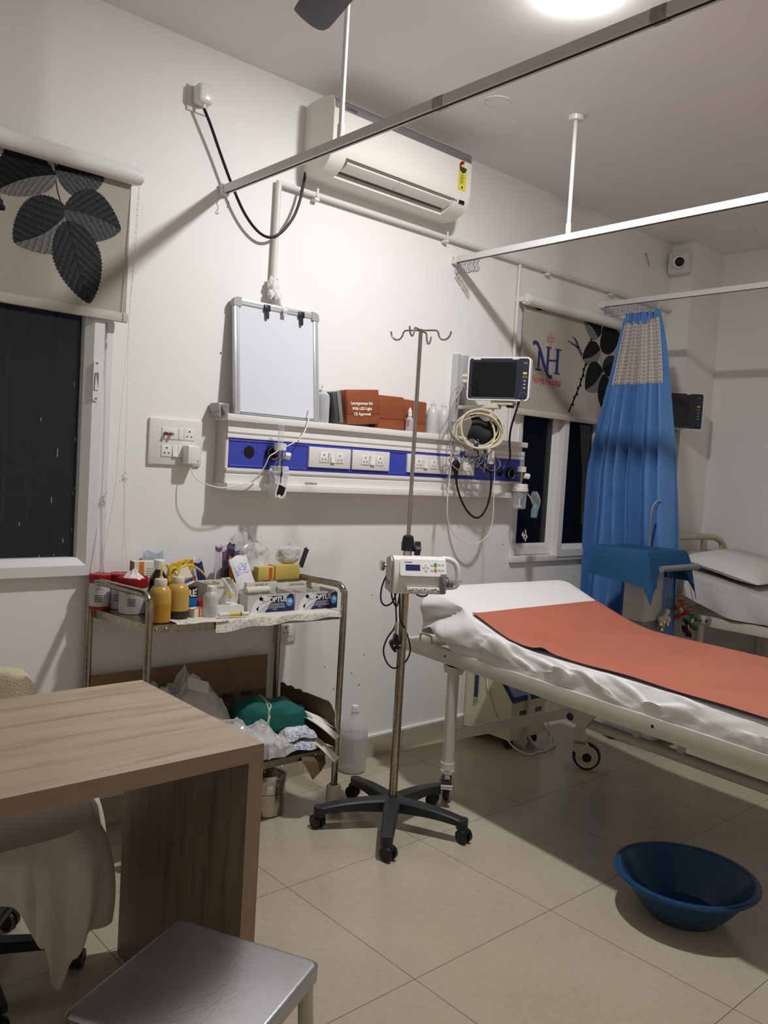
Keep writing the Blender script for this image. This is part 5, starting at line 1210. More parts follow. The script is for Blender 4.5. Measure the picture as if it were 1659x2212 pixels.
def sh2(u, v_):
    y = -.365 - 1.86 * u; zt = z2(y)
    if v_ < .5: return V((3.735 - .79 * v_ * 2, y, zt + .002 + .004 * noise.noise(V((y * 5, v_ * 5, 1)))))
    t = (v_ - .5) * 2; drop = (.135 + .05 * u + .025 * noise.noise(V((y * 3, 0, 5)))) * t
    return V((2.945 - .03 * sin(t * pi / 2) - .012 * sin(y * 24 + 2 * t) * t, y, zt - .004 - drop + .012 * sin(y * 11) * t))
b = B('cloth_grey'); b.grid(sh2, 70, 30); o = obj('bed_sheet', b, angle=70); tag(o, 'greyish white sheet sagging over the side of the far bed', 'sheet')
b = B('cloth_grey'); b.mats[0] = 'cloth_white'
def pil(u, v_):
    a = 2 * u - 1; c = 2 * v_ - 1; e = max(0, 1 - abs(a) ** 2.6) ** .55 * max(0, 1 - abs(c) ** 2.6) ** .55
    return a, c, e
def pillow(sgn):
    def fn(u, v_):
        a, c, e = pil(u, v_); x = 3.36 + .36 * a * (1 - .06 * (1 - abs(c))); y = -.66 + .24 * c * (1 - .08 * (1 - abs(a)))
        base = z2(y) + .052 + .03 * (y + .66); return V((x, y, base + sgn * (.085 if sgn > 0 else .045) * e + .006 * noise.noise(V((x * 9, y * 9, 3))) * e))
    return fn
b.grid(pillow(1), 26, 20); b.grid(pillow(-1), 26, 20); bmesh.ops.remove_doubles(b.bm, verts=b.bm.verts[:], dist=.0004); o = obj('pillow', b, angle=60); tag(o, 'plump white pillow at the head of the far bed', 'pillow')

ec = thing('ecg_cart', 'grey column trolley for the ECG machine standing between the beds', 'trolley', (2.38, -.56, 0))
b = B('white_plastic'); b.mats[0] = 'ltgrey_card'; b.box((2.295, -.635, .655), (2.475, -.51, .97), .006); obj('column', b, ec)
b = B('grey_plastic'); b.box((2.30, -.63, .10), (2.47, -.515, .655), .004); obj('lower_column', b, ec)
b = B('grey_plastic'); b.box((2.27, -.75, .06), (2.60, -.45, .10), .012); obj('base', b, ec)
for x in (2.31, 2.56):
    for y in (-.72, -.49):
        b = B('rubber_black'); b.cyl((x - .011, y, .03), (x + .011, y, .03), .03, n=18); b.cyl((x, y, .04), (x, y, .065), .01, n=8); obj('caster', b, ec)
b = B('grey_plastic'); b.box((2.18, -.69, .965), (2.545, -.425, .99), .006); b.box((2.26, -.72, .945), (2.55, -.60, .966), .004); obj('top_tray', b, ec)
b = B('grey_plastic'); b.mats[0] = 'handle_grey'; mat('handle_grey', (126, 130, 140), 0.45); b.cyl((2.235, -.752, .952), (2.60, -.752, .952), .0165, n=18)
for x in (2.275, 2.54): b.box((x - .01, -.745, .945), (x + .01, -.68, .962))
obj('push_handle', b, ec)
b = B('grey_cable'); b.tube([(2.585, -.47, .985), (2.58, -.475, 1.06), (2.555, -.485, 1.15), (2.54, -.495, 1.215), (2.543, -.5, 1.255), (2.56, -.51, 1.28), (2.585, -.515, 1.287)], .0055, 8); b.tube([(2.40, -.44, .99), (2.50, -.45, 1.0), (2.585, -.47, .985), (2.60, -.5, 1.05)], .004, 7); obj('cable_arm', b, ec)
em = B('ltgrey_card'); em.box((2.20, -.675, .992), (2.53, -.44, 1.022), .01); o = solo('ecg_machine', em, 'flat ECG machine under the blue towel on the column trolley', 'machine', (2.36, -.56, .991))
TX0, TX1, TY0, TY1, TZ = 2.175, 2.545, -.70, -.425, 1.03
def towel(u, v_):
    xa = -.20 + (.37 + .20 + .17) * u; W_ = TX1 - TX0
    fr_ = max(0, min(1, xa / W_)); fh = .075 + .125 * max(0, 1 - xa / .10) ** 1.4 if xa < .2 else .075 + .10 * max(0, (xa - .27) / .10) ** 1.2
    fh = min(fh, .20); ya = -fh + (TY1 - TY0 + .03 + fh) * v_
    x = max(0, min(W_, xa)); y = max(0, ya); ox_ = max(0, -xa) + max(0, xa - W_); oy_ = max(0, -ya)
    sgx = -1 if xa < 0 else 1
    d = sqrt(ox_ ** 2 + oy_ ** 2); drop = max(ox_, oy_) + .35 * min(ox_, oy_)
    rnd_ = .02 * (1 - math.exp(-d / .02))
    z = TZ + .006 - max(0, drop - .006) + .004 * sin(xa * 30) * (d == 0)
    if ox_ and xa < 0: z += .05 * v_ * min(1, ox_ / .1)
    if xa > W_: z -= .02 * v_ * 0
    return V((TX0 + x + sgx * (rnd_ if ox_ else 0) + sgx * .35 * max(0, ox_ - .03) * (.35 if xa < 0 else .5), TY0 + y - (rnd_ if oy_ else 0) - .25 * max(0, oy_ - .02), z))
b = B('towel_blue'); b.grid(towel, 60, 44, thick=.004); o = obj('towel', b, angle=70); tag(o, 'blue towel draped over the column trolley between the beds', 'towel')
def clamp(x, y, z, m, label, r):
    t = thing('limb_clamp', label, 'clamp', (x, y, z - .04), group='coloured limb clamps of the ECG lead set')
    R0 = Matrix.Translation((x, y, z)) @ Matrix.Rotation(r, 4, 'Z') @ Matrix.Rotation(.5, 4, 'Y')
    b = B(m); b.at(R0)
    b.prism([(-.05, .012), (-.02, .022), (.03, .014), (.055, .022), (.06, .034), (.028, .026), (-.02, .034), (-.055, .02)], lambda a, c, d: (a, d, c), -.016, .016); obj('upper_jaw', b, t)
    b = B(m); b.at(R0); b.prism([(-.05, -.008), (-.02, -.02), (.03, -.012), (.055, -.02), (.06, -.032), (.028, -.024), (-.02, -.032), (-.055, -.018)], lambda a, c, d: (a, d, c), -.016, .016); obj('lower_jaw', b, t)
    b = B('chrome'); b.at(R0); b.cyl((.0, 0, -.024), (0, 0, .026), .009, n=12); b.box((-.03, -.012, .006), (.0, .012, .009)); obj('electrode', b, t)
    return t
clamp(2.635, -.66, .70, 'clip_red', 'red limb clamp dangling under the towel-covered cart', 1.2)
clamp(2.665, -.64, .725, 'clip_yellow', 'yellow limb clamp dangling just behind the red one', .4)
clamp(2.70, -.67, .60, 'black_plastic', 'black limb clamp hanging lowest below the red one', .2)
clamp(2.80, -.64, .625, 'clip_green', 'green limb clamp hanging beside the far bed rail', -.2)
for i, (x, z, m) in enumerate(((2.43, .665, 'bone'), (2.465, .675, 'bone'), (2.50, .66, 'bone'), (2.445, .635, 'clip_yellow'), (2.485, .70, 'bone'))):
    t = thing('suction_bulb', ('leftmost cream suction bulb of the bunch beside the cart column', 'cream suction bulb beside the leftmost one of the bunch', 'rightmost cream suction bulb of the bunch near the red clamp', 'lowest suction bulb of the bunch, yellow tipped', 'topmost cream suction bulb of the bunch')[i], 'bulb', (x, -.66, z - .02), group='chest suction bulbs hanging by the cart')
    b = B(m); b.sphere((x, -.66, z), .017, 14, 10, (1, 1, 1.1)); obj('bulb', b, t); b = B('chrome'); b.cyl((x, -.66, z - .03), (x, -.66, z - .012), .012, .007, 12); obj('cup', b, t)
b = B('grey_cable')
for x, z, x0 in ((2.635, .72, 2.56), (2.665, .74, 2.57), (2.70, .62, 2.52), (2.78, .64, 2.60), (2.43, .69, 2.50), (2.465, .70, 2.51), (2.50, .685, 2.53), (2.445, .655, 2.5)):
    b.tube([(x0, -.64, .965), ((x + x0) / 2 + .01, -.655, .86), (x, -.66, z + .05), (x, -.658, z)], .0018, 5, 4)
o = solo('lead_wires', b, 'thin grey leads of the clamps and bulbs hanging from the cart', 'wire', (2.55, -.65, .63)); tag(o, kind='stuff')

# ================================================================== desk, stool, chair
def box6(b, lo, hi, mats):
    x0, y0, z0 = lo; x1, y1, z1 = hi
    F = {'top': [(x0, y0, z1), (x1, y0, z1), (x1, y1, z1), (x0, y1, z1)], 'bottom': [(x0, y0, z0), (x0, y1, z0), (x1, y1, z0), (x1, y0, z0)], 'front': [(x0, y0, z0), (x1, y0, z0), (x1, y0, z1), (x0, y0, z1)], 'back': [(x0, y1, z0), (x0, y1, z1), (x1, y1, z1), (x1, y1, z0)], 'left': [(x0, y0, z0), (x0, y0, z1), (x0, y1, z1), (x0, y1, z0)], 'right': [(x1, y0, z0), (x1, y1, z0), (x1, y1, z1), (x1, y0, z1)]}
    for k, pts in F.items(): b.use(mats.get(k, mats['*'])); b.poly(pts)
    bmesh.ops.remove_doubles(b.bm, verts=b.bm.verts[:], dist=1e-5); return b
DX0, DX1, DY0, DY1, DZ = -1.75, -.549, -1.408, -.803, .761
dk = thing('desk', 'wood-grain desk with slab ends in the left foreground', 'desk', (-1.15, -1.1, 0))
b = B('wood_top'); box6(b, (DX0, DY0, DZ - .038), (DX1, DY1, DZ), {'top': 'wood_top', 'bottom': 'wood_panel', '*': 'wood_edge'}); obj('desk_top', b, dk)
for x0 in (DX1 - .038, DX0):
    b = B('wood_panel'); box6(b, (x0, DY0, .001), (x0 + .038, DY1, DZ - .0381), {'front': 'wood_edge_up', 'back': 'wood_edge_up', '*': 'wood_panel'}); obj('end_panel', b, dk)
st = thing('stool', 'steel-topped stool with cream tubular legs at the bottom edge', 'stool', (-.834, -1.66, 0))
c4 = [V((-.758, -1.454, 0)), V((-.618, -1.734, 0)), V((-.91, -1.865, 0)), V((-1.05, -1.585, 0))]; cen = sum(c4, V()) / 4
sx_ = (c4[1] - c4[0]); sy_ = (c4[3] - c4[0]); fs = frame((cen.x, cen.y, 0), sx_, sy_); fs = Matrix(((sx_.normalized().x, -sx_.normalized().y, 0, cen.x), (sx_.normalized().y, sx_.normalized().x, 0, cen.y), (0, 0, 1, 0), (0, 0, 0, 1)))
b = B('steel_brushed'); b.at(fs); t_ = bmesh.new()
o1 = rrect(.32, .328, .018, 6); i1 = rrect(.312, .32, .016, 6); i2 = rrect(.304, .312, .014, 6)
lv = [[b.v((p[0], p[1], .419)) for p in o1], [b.v((p[0], p[1], .445)) for p in o1], [b.v((p[0], p[1], .449)) for p in i1], [b.v((p[0], p[1], .450)) for p in i2]]
for A, C in zip(lv, lv[1:]):
    for k in range(len(A)): b.f([A[k], A[(k + 1) % len(A)], C[(k + 1) % len(A)], C[k]])
b.f(lv[-1]); b.f(lv[0][::-1]); t_.free(); obj('seat', b, st)
for c in c4:
    d = (c - cen).normalized(); a0 = cen + d * .198 + V((0, 0, .42)); a1 = cen + d * .225
    b = B('stool_leg'); b.cyl(a0, a1 + V((0, 0, .012)), .0145, .0155, 18); b.use('rubber_black'); b.cyl(a1 + V((0, 0, .016)), a1, .018, n=14); obj('leg', b, st)
b = B('stool_leg'); b.tube([cen + (c - cen).normalized() * .212 + V((0, 0, .18)) for c in c4], .008, 10, 0, closed=True); obj('foot_ring', b, st)

HX, HY = -.94, -.713
ch = thing('office_chair', 'black swivel chair pushed under the desk and covered with cloths', 'chair', (HX, HY, 0))
for k in range(5):
    a = radians(-20 + 72 * k); d = V((cos(a), sin(a), 0)); sd = V((-sin(a), cos(a), 0)); c0 = V((HX, HY, 0)); b = B('base_black'); secs = []
    for i in range(7):
        u = i / 6; r = .02 + .24 * u; secs.append((c0 + d * r + V((0, 0, .098 - .022 * u)), sd, V((0, 0, 1)), .026 - .008 * u, .016 - .004 * u))
    loft(b, secs); obj('spoke', b, ch)
    b = B('black_plastic'); cp = c0 + d * .255; ca = a + 1.25
    cs = V((-sin(ca), cos(ca), 0)); b.cyl(cp + V((0, 0, .05)), cp + V((0, 0, .078)), .008, n=8)
    for q in (-1, 1): b.cyl(cp + cs * (q * .004) + V((0, 0, .026)), cp + cs * (q * .019) + V((0, 0, .026)), .026, .024, 20)
    obj('caster', b, ch)
b = B('black_plastic'); b.cyl((HX, HY, .08), (HX, HY, .36), .026, n=16); b.box((HX - .13, HY - .22, .32), (HX + .05, HY + .11, .40), .03); b.tube([(HX - .02, HY - .08, .36), (HX - .06, HY - .22, .33), (HX - .08, HY - .30, .30)], .012, 8, 3); obj('mechanism', b, ch)
b = B('black_matte'); b.box((HX - .21, HY - .27, .40), (HX + .19, HY + .2, .462), .05, 3); obj('seat', b, ch)
b = B('black_matte'); b.box((HX - .2, HY + .235, .47), (HX + .2, HY + .285, .715), .022, 3); b.box((HX - .03, HY + .2, .36), (HX + .03, HY + .26, .5), .01); obj('backrest', b, ch)
# white cloth over the chair seat
path = [V((HX - .38, HY - .25, 0)), V((HX - .22, HY - .32, 0)), V((HX + .0, HY - .325, 0)), V((HX + .135, HY - .315, 0)), V((HX + .22, HY - .24, 0)), V((HX + .265, HY - .1, 0)), V((HX + .30, HY + .01, 0)), V((HX + .26, HY + .12, 0))]
pth = smooth(path, 10)
def hem(u):
    k = [(0, .40), (.20, .40), (.27, .36), (.33, .25), (.375, .12), (.40, .095), (.425, .17), (.47, .22), (.56, .20), (.66, .17), (.78, .20), (.88, .23), (1, .30)]
    for (a, za), (c, zc) in zip(k, k[1:]):
        if u <= c: t = (u - a) / (c - a); t = t * t * (3 - 2 * t); return za + (zc - za) * t
    return .3
def skirt(u, v_):
    q = u * (len(pth) - 1); i = min(int(q), len(pth) - 2); p = pth[i].lerp(pth[i + 1], q - i); d = (pth[i + 1] - pth[i]).normalized(); nn = V((d.y, -d.x, 0))
    h = hem(u); z = .475 + (h - .475) * v_
    off = (.012 * sin(u * 46) + .012 * sin(u * 23 + 1)) * v_ - .02 * (1 - min(1, v_ * 5)) + .03 * sin(pi * min(1, v_ * .8)) * (u > .3)
    tipd = max(0, 1 - abs(u - .40) / .05) * v_
    return p + nn * off + V((.0, .03 * tipd, z - .0))
b = B('towel_white'); b.grid(skirt, 120, 24); 
def ctop(u, v_): 
    e = V(skirt(u, 0)); c = V((HX, HY + .02, .478)); return c.lerp(e, v_)
b.grid(ctop, 120, 4); o = obj('chair_cloth', b, angle=80); tag(o, 'white cloth thrown over the chair seat, its corner hanging to a point', 'cloth')
b = B('towel_white'); b.mats[0] = 'towel_cream'; mat('towel_cream', (214, 202, 170), 0.95, bump=0.5, bscale=240, spec=0.05)
def tw(u, v_):
    x = HX - .24 + .45 * u; a = (v_ - .5) * 2; yb = HY + .26
    if abs(a) < .3: t = a / .3; y = yb + .042 * t; z = .735 + .012 * cos(t * pi / 2) + .006 * sin(u * 18)
    else: t = (abs(a) - .3) / .7; s_ = 1 if a > 0 else -1; y = yb + s_ * (.042 + .006 * sin(u * 22 + t * 3)); z = .735 - (.2 if s_ > 0 else .12) * t
    if u > .93: z -= .03 * ((u - .93) / .07) ** 2
    return V((x, y, z))
b.grid(tw, 40, 30, thick=.012); o = obj('chair_towel', b, angle=70); tag(o, 'cream towel folded over the chair back behind the desk', 'towel')

# ================================================================== steel instrument trolley
def T(u, v_, z): return V((-.337 + .819 * u - .045 * v_, -.402 + .372 * v_, z))
tr = thing('trolley', 'worn stainless steel two-shelf trolley against the wall', 'trolley', (.05, -.22, 0))
for u, zt in ((0, .921), (1, .910)):
    b = B('steel_worn'); r = .0128
    pts = [T(u, 0, .06)] + [T(u, 0, .5), T(u, 0, zt - .06), T(u, .02, zt - .022), T(u, .07, zt - .004), T(u, .14, zt), T(u, .5, zt), T(u, .86, zt), T(u, .93, zt - .004), T(u, .98, zt - .022), T(u, 1, zt - .06), T(u, 1, .5), T(u, 1, .06)]
    b.tube(pts, r, 16, 5); obj('side_loop', b, tr)
def tray(z0, z1, lip, name):
    b = B('steel_worn')
    def tp(u, v_): return T(.012 + .976 * u, .03 + .94 * v_, z0 + (z1 - z0) * u)
    b.grid(lambda u, v_: tp(u, v_), 2, 2, thick=.003)
    cs = [(0, 0), (1, 0), (1, 1), (0, 1)]
    for (a, c), (d, e) in zip(cs, cs[1:] + cs[:1]):
        p, q = tp(a, c), tp(d, e); dn = V((0, 0, -lip)); nn = (q - p).cross(V((0, 0, 1))).normalized() * .0015
        A = [b.v(x) for x in (p - nn, q - nn, q + dn - nn, p + dn - nn)]; C = [b.v(x) for x in (p + nn, q + nn, q + dn + nn, p + dn + nn)]
        b.f(A); b.f(C[::-1])
        for i in range(4): b.f([A[i], C[i], C[(i + 1) % 4], A[(i + 1) % 4]])
    return obj(name, b, tr), tp
top_tray, TP = tray(.817, .806, .03, 'top_tray'); low_tray, LP = tray(.268, .262, .026, 'lower_tray')
for z0, z1 in ((.801, .791), (.256, .25)):
    for u in (.03, .075, .9, .955):
        b = B('steel'); p = T(.012 + .976 * u, .03, z0 + (z1 - z0) * u); b.sphere(p + V((0, -.002, 0)), .007, 12, 8, (1, .5, 1)); obj('bolt', b, tr)
for u, v_ in ((0, 0), (1, 0), (0, .985), (1, .985)):
    p = T(u, v_, 0) - V((0, .006 * (v_ > .5), 0)); b = B('cream_plastic'); b.lathe([(.016, .115), (.026, .112), (.03, .104), (.03, .045), (.026, .04), (0, .04)], p, 24); b.cyl(p + V((.0, 0, .075)), p + V((.036, -.014, .07)), .02, .018, 14); hs = obj('caster', b, tr)
    b = B('rubber_black'); b.cyl(p + V((.012, -.02, .026)), p + V((.018, .012, .026)), .0255, n=22); obj('wheel', b, hs)

# ------------------------------------------------------------------ top shelf
def tz(x): return .8175 - .0135 * ((x + .337) / .82)
def box_thing(name, label, cat, lo, hi, m, rz=0.0, group=None, bevel=.0015):
    c = V(((lo[0] + hi[0]) / 2, (lo[1] + hi[1]) / 2, lo[2])); t = thing(name, label, cat, c, rz, group)
    b = B(m); h = (V(hi) - V(lo)) / 2; b.box((-h.x, -h.y, 0), (h.x, h.y, h.z * 2), bevel); obj('body', b, t, local=True); return t, h
def lf(t, x, y, z): return None
# red-capped elastic bandage tubs
for i, (x, y, h, lb) in enumerate(((-.358, -.052, .128, 'leftmost white tub with a red lid at the back left corner of the trolley'), (-.285, -.052, .128, 'white tub with a red lid behind the open cotton-filled tub'), (-.279, -.152, .128, 'nearest white tub with a red rim, open and filled with white cotton'))):
    z0 = tz(x); t = thing('bandage_tub', lb, 'tub', (x, y, z0), group='red-lidded bandage tubs'); r = (.035, .036, .048)[i]
    b = B('label_print'); b.lathe([(0, .001), (r - .002, .001), (r, .004), (r, h - .03), (r - .001, h - .03)], (x, y, z0), 34); b.use('red_cap'); b.lathe([(r + .0004, .0), (r + .0006, .012)], (x, y, z0 + .002), 34) if i == 0 else None; obj('tub_body', b, t)
    if i < 2:
        b = B('red_cap'); b.lathe([(r + .002, h - .032), (r + .003, h - .004), (r - .001, h), (r - .01, h - .002), (0, h - .002)], (x, y, z0), 34); obj('lid', b, t)
    else:
        b = B('red_cap'); b.lathe([(r + .002, h - .034), (r + .003, h - .004), (r, h), (r - .004, h - .01)], (x, y, z0), 34); obj('rim', b, t)
        b = B('cloth_white')
        b.grid(lambda u, v_: V((x, y, z0 + h - .012)) + V((cos(2 * pi * u) * (r - .003) * (1 - v_), sin(2 * pi * u) * (r - .003) * (1 - v_), .03 * sin(v_ * pi / 2) * (1 + .5 * noise.noise(V((cos(2 * pi * u) * 2, sin(2 * pi * u) * 2, v_ * 3)))))), 24, 8); obj('cotton', b, t)
    b = B('print_dark'); dv = V((.53, .84, 0))
    fr_ = frame(V((x, y, z0 + h * .5)) + V((-.53, -.85, 0)) * (r + .0012), (.85, -.53, 0), (0, 0, 1))
    if i == 2: b.text('10 cm X 4 m', .012, fr_ @ Matrix.Translation((0, .012, 0)), squeeze=.62, bold=.0003); b.text('Elastic Adhesive', .010, fr_ @ Matrix.Translation((0, .045, .004)), squeeze=.6)
    else: b.text('10 cm X 4 m', .010, fr_ @ Matrix.Translation((.006, .012, 0)), squeeze=.5)
    for q in range(4): b.box((-.012, -.012 - .007 * q, -.0003), (.016, -.0095 - .007 * q, .0003), mtx=fr_)
    obj('label_print', b, t)
# medicine carton, mask packet, brown bottle
t, h = box_thing('medicine_carton', 'white medicine carton with an orange stripe standing at the back left', 'box', (-.245, -.09, tz(-.2)), (-.165, -.045, tz(-.2) + .172), 'card_white', 0)
t.rotation_euler = (0, 0, -.1)
b = B('orange'); b.box((-.022, -h.y - .0008, .125), (-.004, -h.y - .0001, .172)); b.use('print_red'); b.text('One', .026, frame((-.012, -h.y - .0009, .105), (0, 0, 1), (-1, 0, 0)), bold=.0006); b.use('ltgrey_card')
for q in range(5): b.box((.006, -h.y - .0007, .145 - .008 * q), (.04, -h.y - .0001, .1475 - .008 * q))
obj('print', b, t, local=True)
b = B('cardboard'); b.box((-h.x - .0012, -h.y, .02), (-h.x - .0001, h.y, .172)); obj('side_flap', b, t, local=True)
b = B('mask_blue'); b.grid(lambda u, v_: V((-.185 + .075 * u, -.028 + .006 * sin(5 * u), tz(-.15) + .06 + .14 * v_ + .006 * sin(7 * u) * v_)), 12, 6, thick=.003); b.use('clear_bag'); b.grid(lambda u, v_: V((-.19 + .085 * u, -.034 + .004 * sin(9 * u + v_), tz(-.15) + .05 + .155 * v_ + .004 * sin(7 * u + 2))), 14, 6)
solo('mask_packet', b, 'pale blue face masks in a clear packet behind the brown bottle', 'packet', (-.15, -.03, tz(-.15)))
t = thing('medicine_bottle', 'dark brown glass bottle with a white cap behind the yellow bottles', 'bottle', (-.182, -.15, tz(-.168))); z0 = tz(-.168)
b = B('brown_glass'); b.lathe([(0, .001), (.032, .001), (.036, .006), (.036, .10), (.033, .118), (.02, .14), (.015, .148), (.015, .16)], (-.182, -.15, z0), 32); obj('glass', b, t)
b = B('white_gloss'); b.lathe([(.0195, .153), (.0195, .184), (.017, .187), (0, .187)], (-.182, -.15, z0), 24); obj('cap', b, t)
# the two yellow wash bottles with bent tubes
for i, (x, y, lvl, lb, fl) in enumerate(((-.272, -.345, .065, 'left yellow wash bottle with a bent tube at the front corner of the trolley', 'amber_fluid'), (-.187, -.306, .030, 'right yellow wash bottle with dark liquid at the bottom and a bent tube', 'dark_fluid'))):
    z0 = tz(x) + .001; t = thing('wash_bottle', lb, 'bottle', (x, y, z0), group='yellow wash bottles'); s = 1.0
    R_b = .0365 if i == 0 else .0395
    b = B('amber_clear'); b.lathe([(R_b, lvl), (R_b, .094), (R_b * .93, .108), (R_b * .7, .119), (.018, .124), (.018, .13)], (x, y, z0), 34); obj('bottle_body', b, t)
    b = B(fl); b.lathe([(0, .001), (R_b - .003, .001), (R_b, .004), (R_b, lvl), (0, lvl)], (x, y, z0), 34); obj('liquid', b, t)
    b = B('bone'); b.lathe([(.0205, .122), (.0215, .126), (.0215, .142), (.019, .146), (.008, .147), (.006, .154), (0, .154)], (x, y, z0), 26); obj('cap', b, t)
    b = B('amber_clear'); b.mats[0] = 'tube_yellow' 
    if 'tube_yellow' not in M: mat('tube_yellow', (216, 188, 96), 0.35)
    if i == 0: p = [(0, 0, .15), (.0, 0, .165), (.004, .004, .18), (.016, .012, .191), (.03, .02, .188), (.042, .028, .172), (.05, .034, .15)]
    else: p = [(0, 0, .15), (.002, .004, .16), (.014, .01, .175), (.038, .02, .181), (.07, .03, .176), (.105, .04, .158), (.13, .045, .137)]
    b.tube([V((x, y, z0)) + V(q) for q in p], .0042, 9, 4); obj('spout_tube', b, t)
b = B('yellow_tube')
for k, (cx_, cz_, rx, rz_, tl_) in enumerate(((-.14, .955, .022, .035, .3), (-.128, .958, .02, .038, .45), (-.112, .965, .022, .038, .55), (-.10, .965, .018, .038, .6), (-.152, .945, .018, .03, .2))):
    b.tube([V((cx_ + rx * cos(a) + tl_ * rz_ * sin(a), -.18 - .006 * k + .008 * sin(a), cz_ + rz_ * sin(a))) for a in [2 * pi * i / 12 for i in range(12)]], .0052, 8, 3, closed=True)
b.tube([(-.135, -.19, .92), (-.13, -.195, .88), (-.125, -.19, .83)], .005, 7); solo('rubber_tubing', b, 'coil of bright yellow rubber tubing behind the yellow bottles', 'tubing', (-.10, -.19, .83))
# blue carton
t, h = box_thing('glove_carton', 'blue and black carton lettered CARE behind the small orange-white box', 'box', (-.235, -.262, tz(-.12)), (-.085, -.205, tz(-.12) + .099), 'box_blue')
b = B('black_plastic'); b.box((-h.x - .0004, -h.y - .0008, .062), (h.x + .0004, -h.y - .0001, .1)); b.use('print_white'); b.text('CARE', .034, frame((.028, -h.y - .0012, .077), (1, 0, 0), (0, 0, 1)), bold=.0012); b.text('®', .012, frame((.069, -h.y - .0012, .092), (1, 0, 0), (0, 0, 1))); b.use('print_navy'); b.box((-.01, -h.y - .0006, .045), (.045, -h.y - .0001, .049)); obj('print', b, t, local=True)
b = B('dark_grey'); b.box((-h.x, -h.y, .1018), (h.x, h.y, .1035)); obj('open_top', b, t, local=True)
t, h = box_thing('medicine_carton', 'small white and orange carton at the front edge between yellow and clear bottles', 'box', (-.14, -.325, tz(-.1)), (-.085, -.29, tz(-.1) + .034), 'card_white', .3)
b = B('orange_red'); b.box((-.008, -h.y - .0006, 0.001), (.002, -h.y - .0001, .034)); b.box((-h.x, -h.y, .034), (h.x, -h.y + .008, .0346)); obj('print', b, t, local=True)
b = B('red_cap'); b.box((-.082, -.262, tz(-.07)), (-.045, -.22, tz(-.07) + .05), .002); solo('medicine_carton', b, 'small red carton half hidden behind the clear bottle', 'box', (-.064, -.235, tz(-.07)))
t = thing('saline_bottle', 'small clear liquid bottle with a white cap at the front of the trolley', 'bottle', (-.068, -.325, tz(-.068))); z0 = tz(-.068) + .001
b = B('milky'); b.lathe([(0, .001), (.024, .001), (.026, .005), (.026, .07), (.023, .083), (.013, .093)], (-.068, -.325, z0), 28); obj('bottle_body', b, t)
b = B('milky'); b.mats[0] = 'white_plastic'; b.lathe([(.0135, .09), (.0145, .094), (.0145, .11), (.012, .113), (0, .113)], (-.068, -.325, z0), 20); obj('cap', b, t)
b = B('white_gloss'); b.mats[0] = 'pouch_white'
b.prism(rrect(.115, .034, .012), lambda a, c, d: (.022 + a * .93 - .0 * d, -.285 + d - .12 * a, tz(.02) + .019 + c), -.03, .03)
solo('gauze_pad', b, 'thick folded white dressing pad lying at the front of the trolley', 'pad', (.02, -.285, tz(.02)))
b = B('card_white'); b.box((-.026, -.001, -.03), (.026, .001, .034), mtx=Matrix.Translation((-.128, -.245, .948)) @ Matrix.Rotation(-.35, 4, 'Y') @ Matrix.Rotation(-.3, 4, 'X')); b.use('print_blue'); b.box((-.022, -.0016, -.022), (.024, -.001, -.012), mtx=Matrix.Translation((-.128, -.245, .948)) @ Matrix.Rotation(-.35, 4, 'Y') @ Matrix.Rotation(-.3, 4, 'X'))
solo('suture_card', b, 'white card with a blue stripe leaning over the blue carton', 'card', (-.128, -.245, .92))

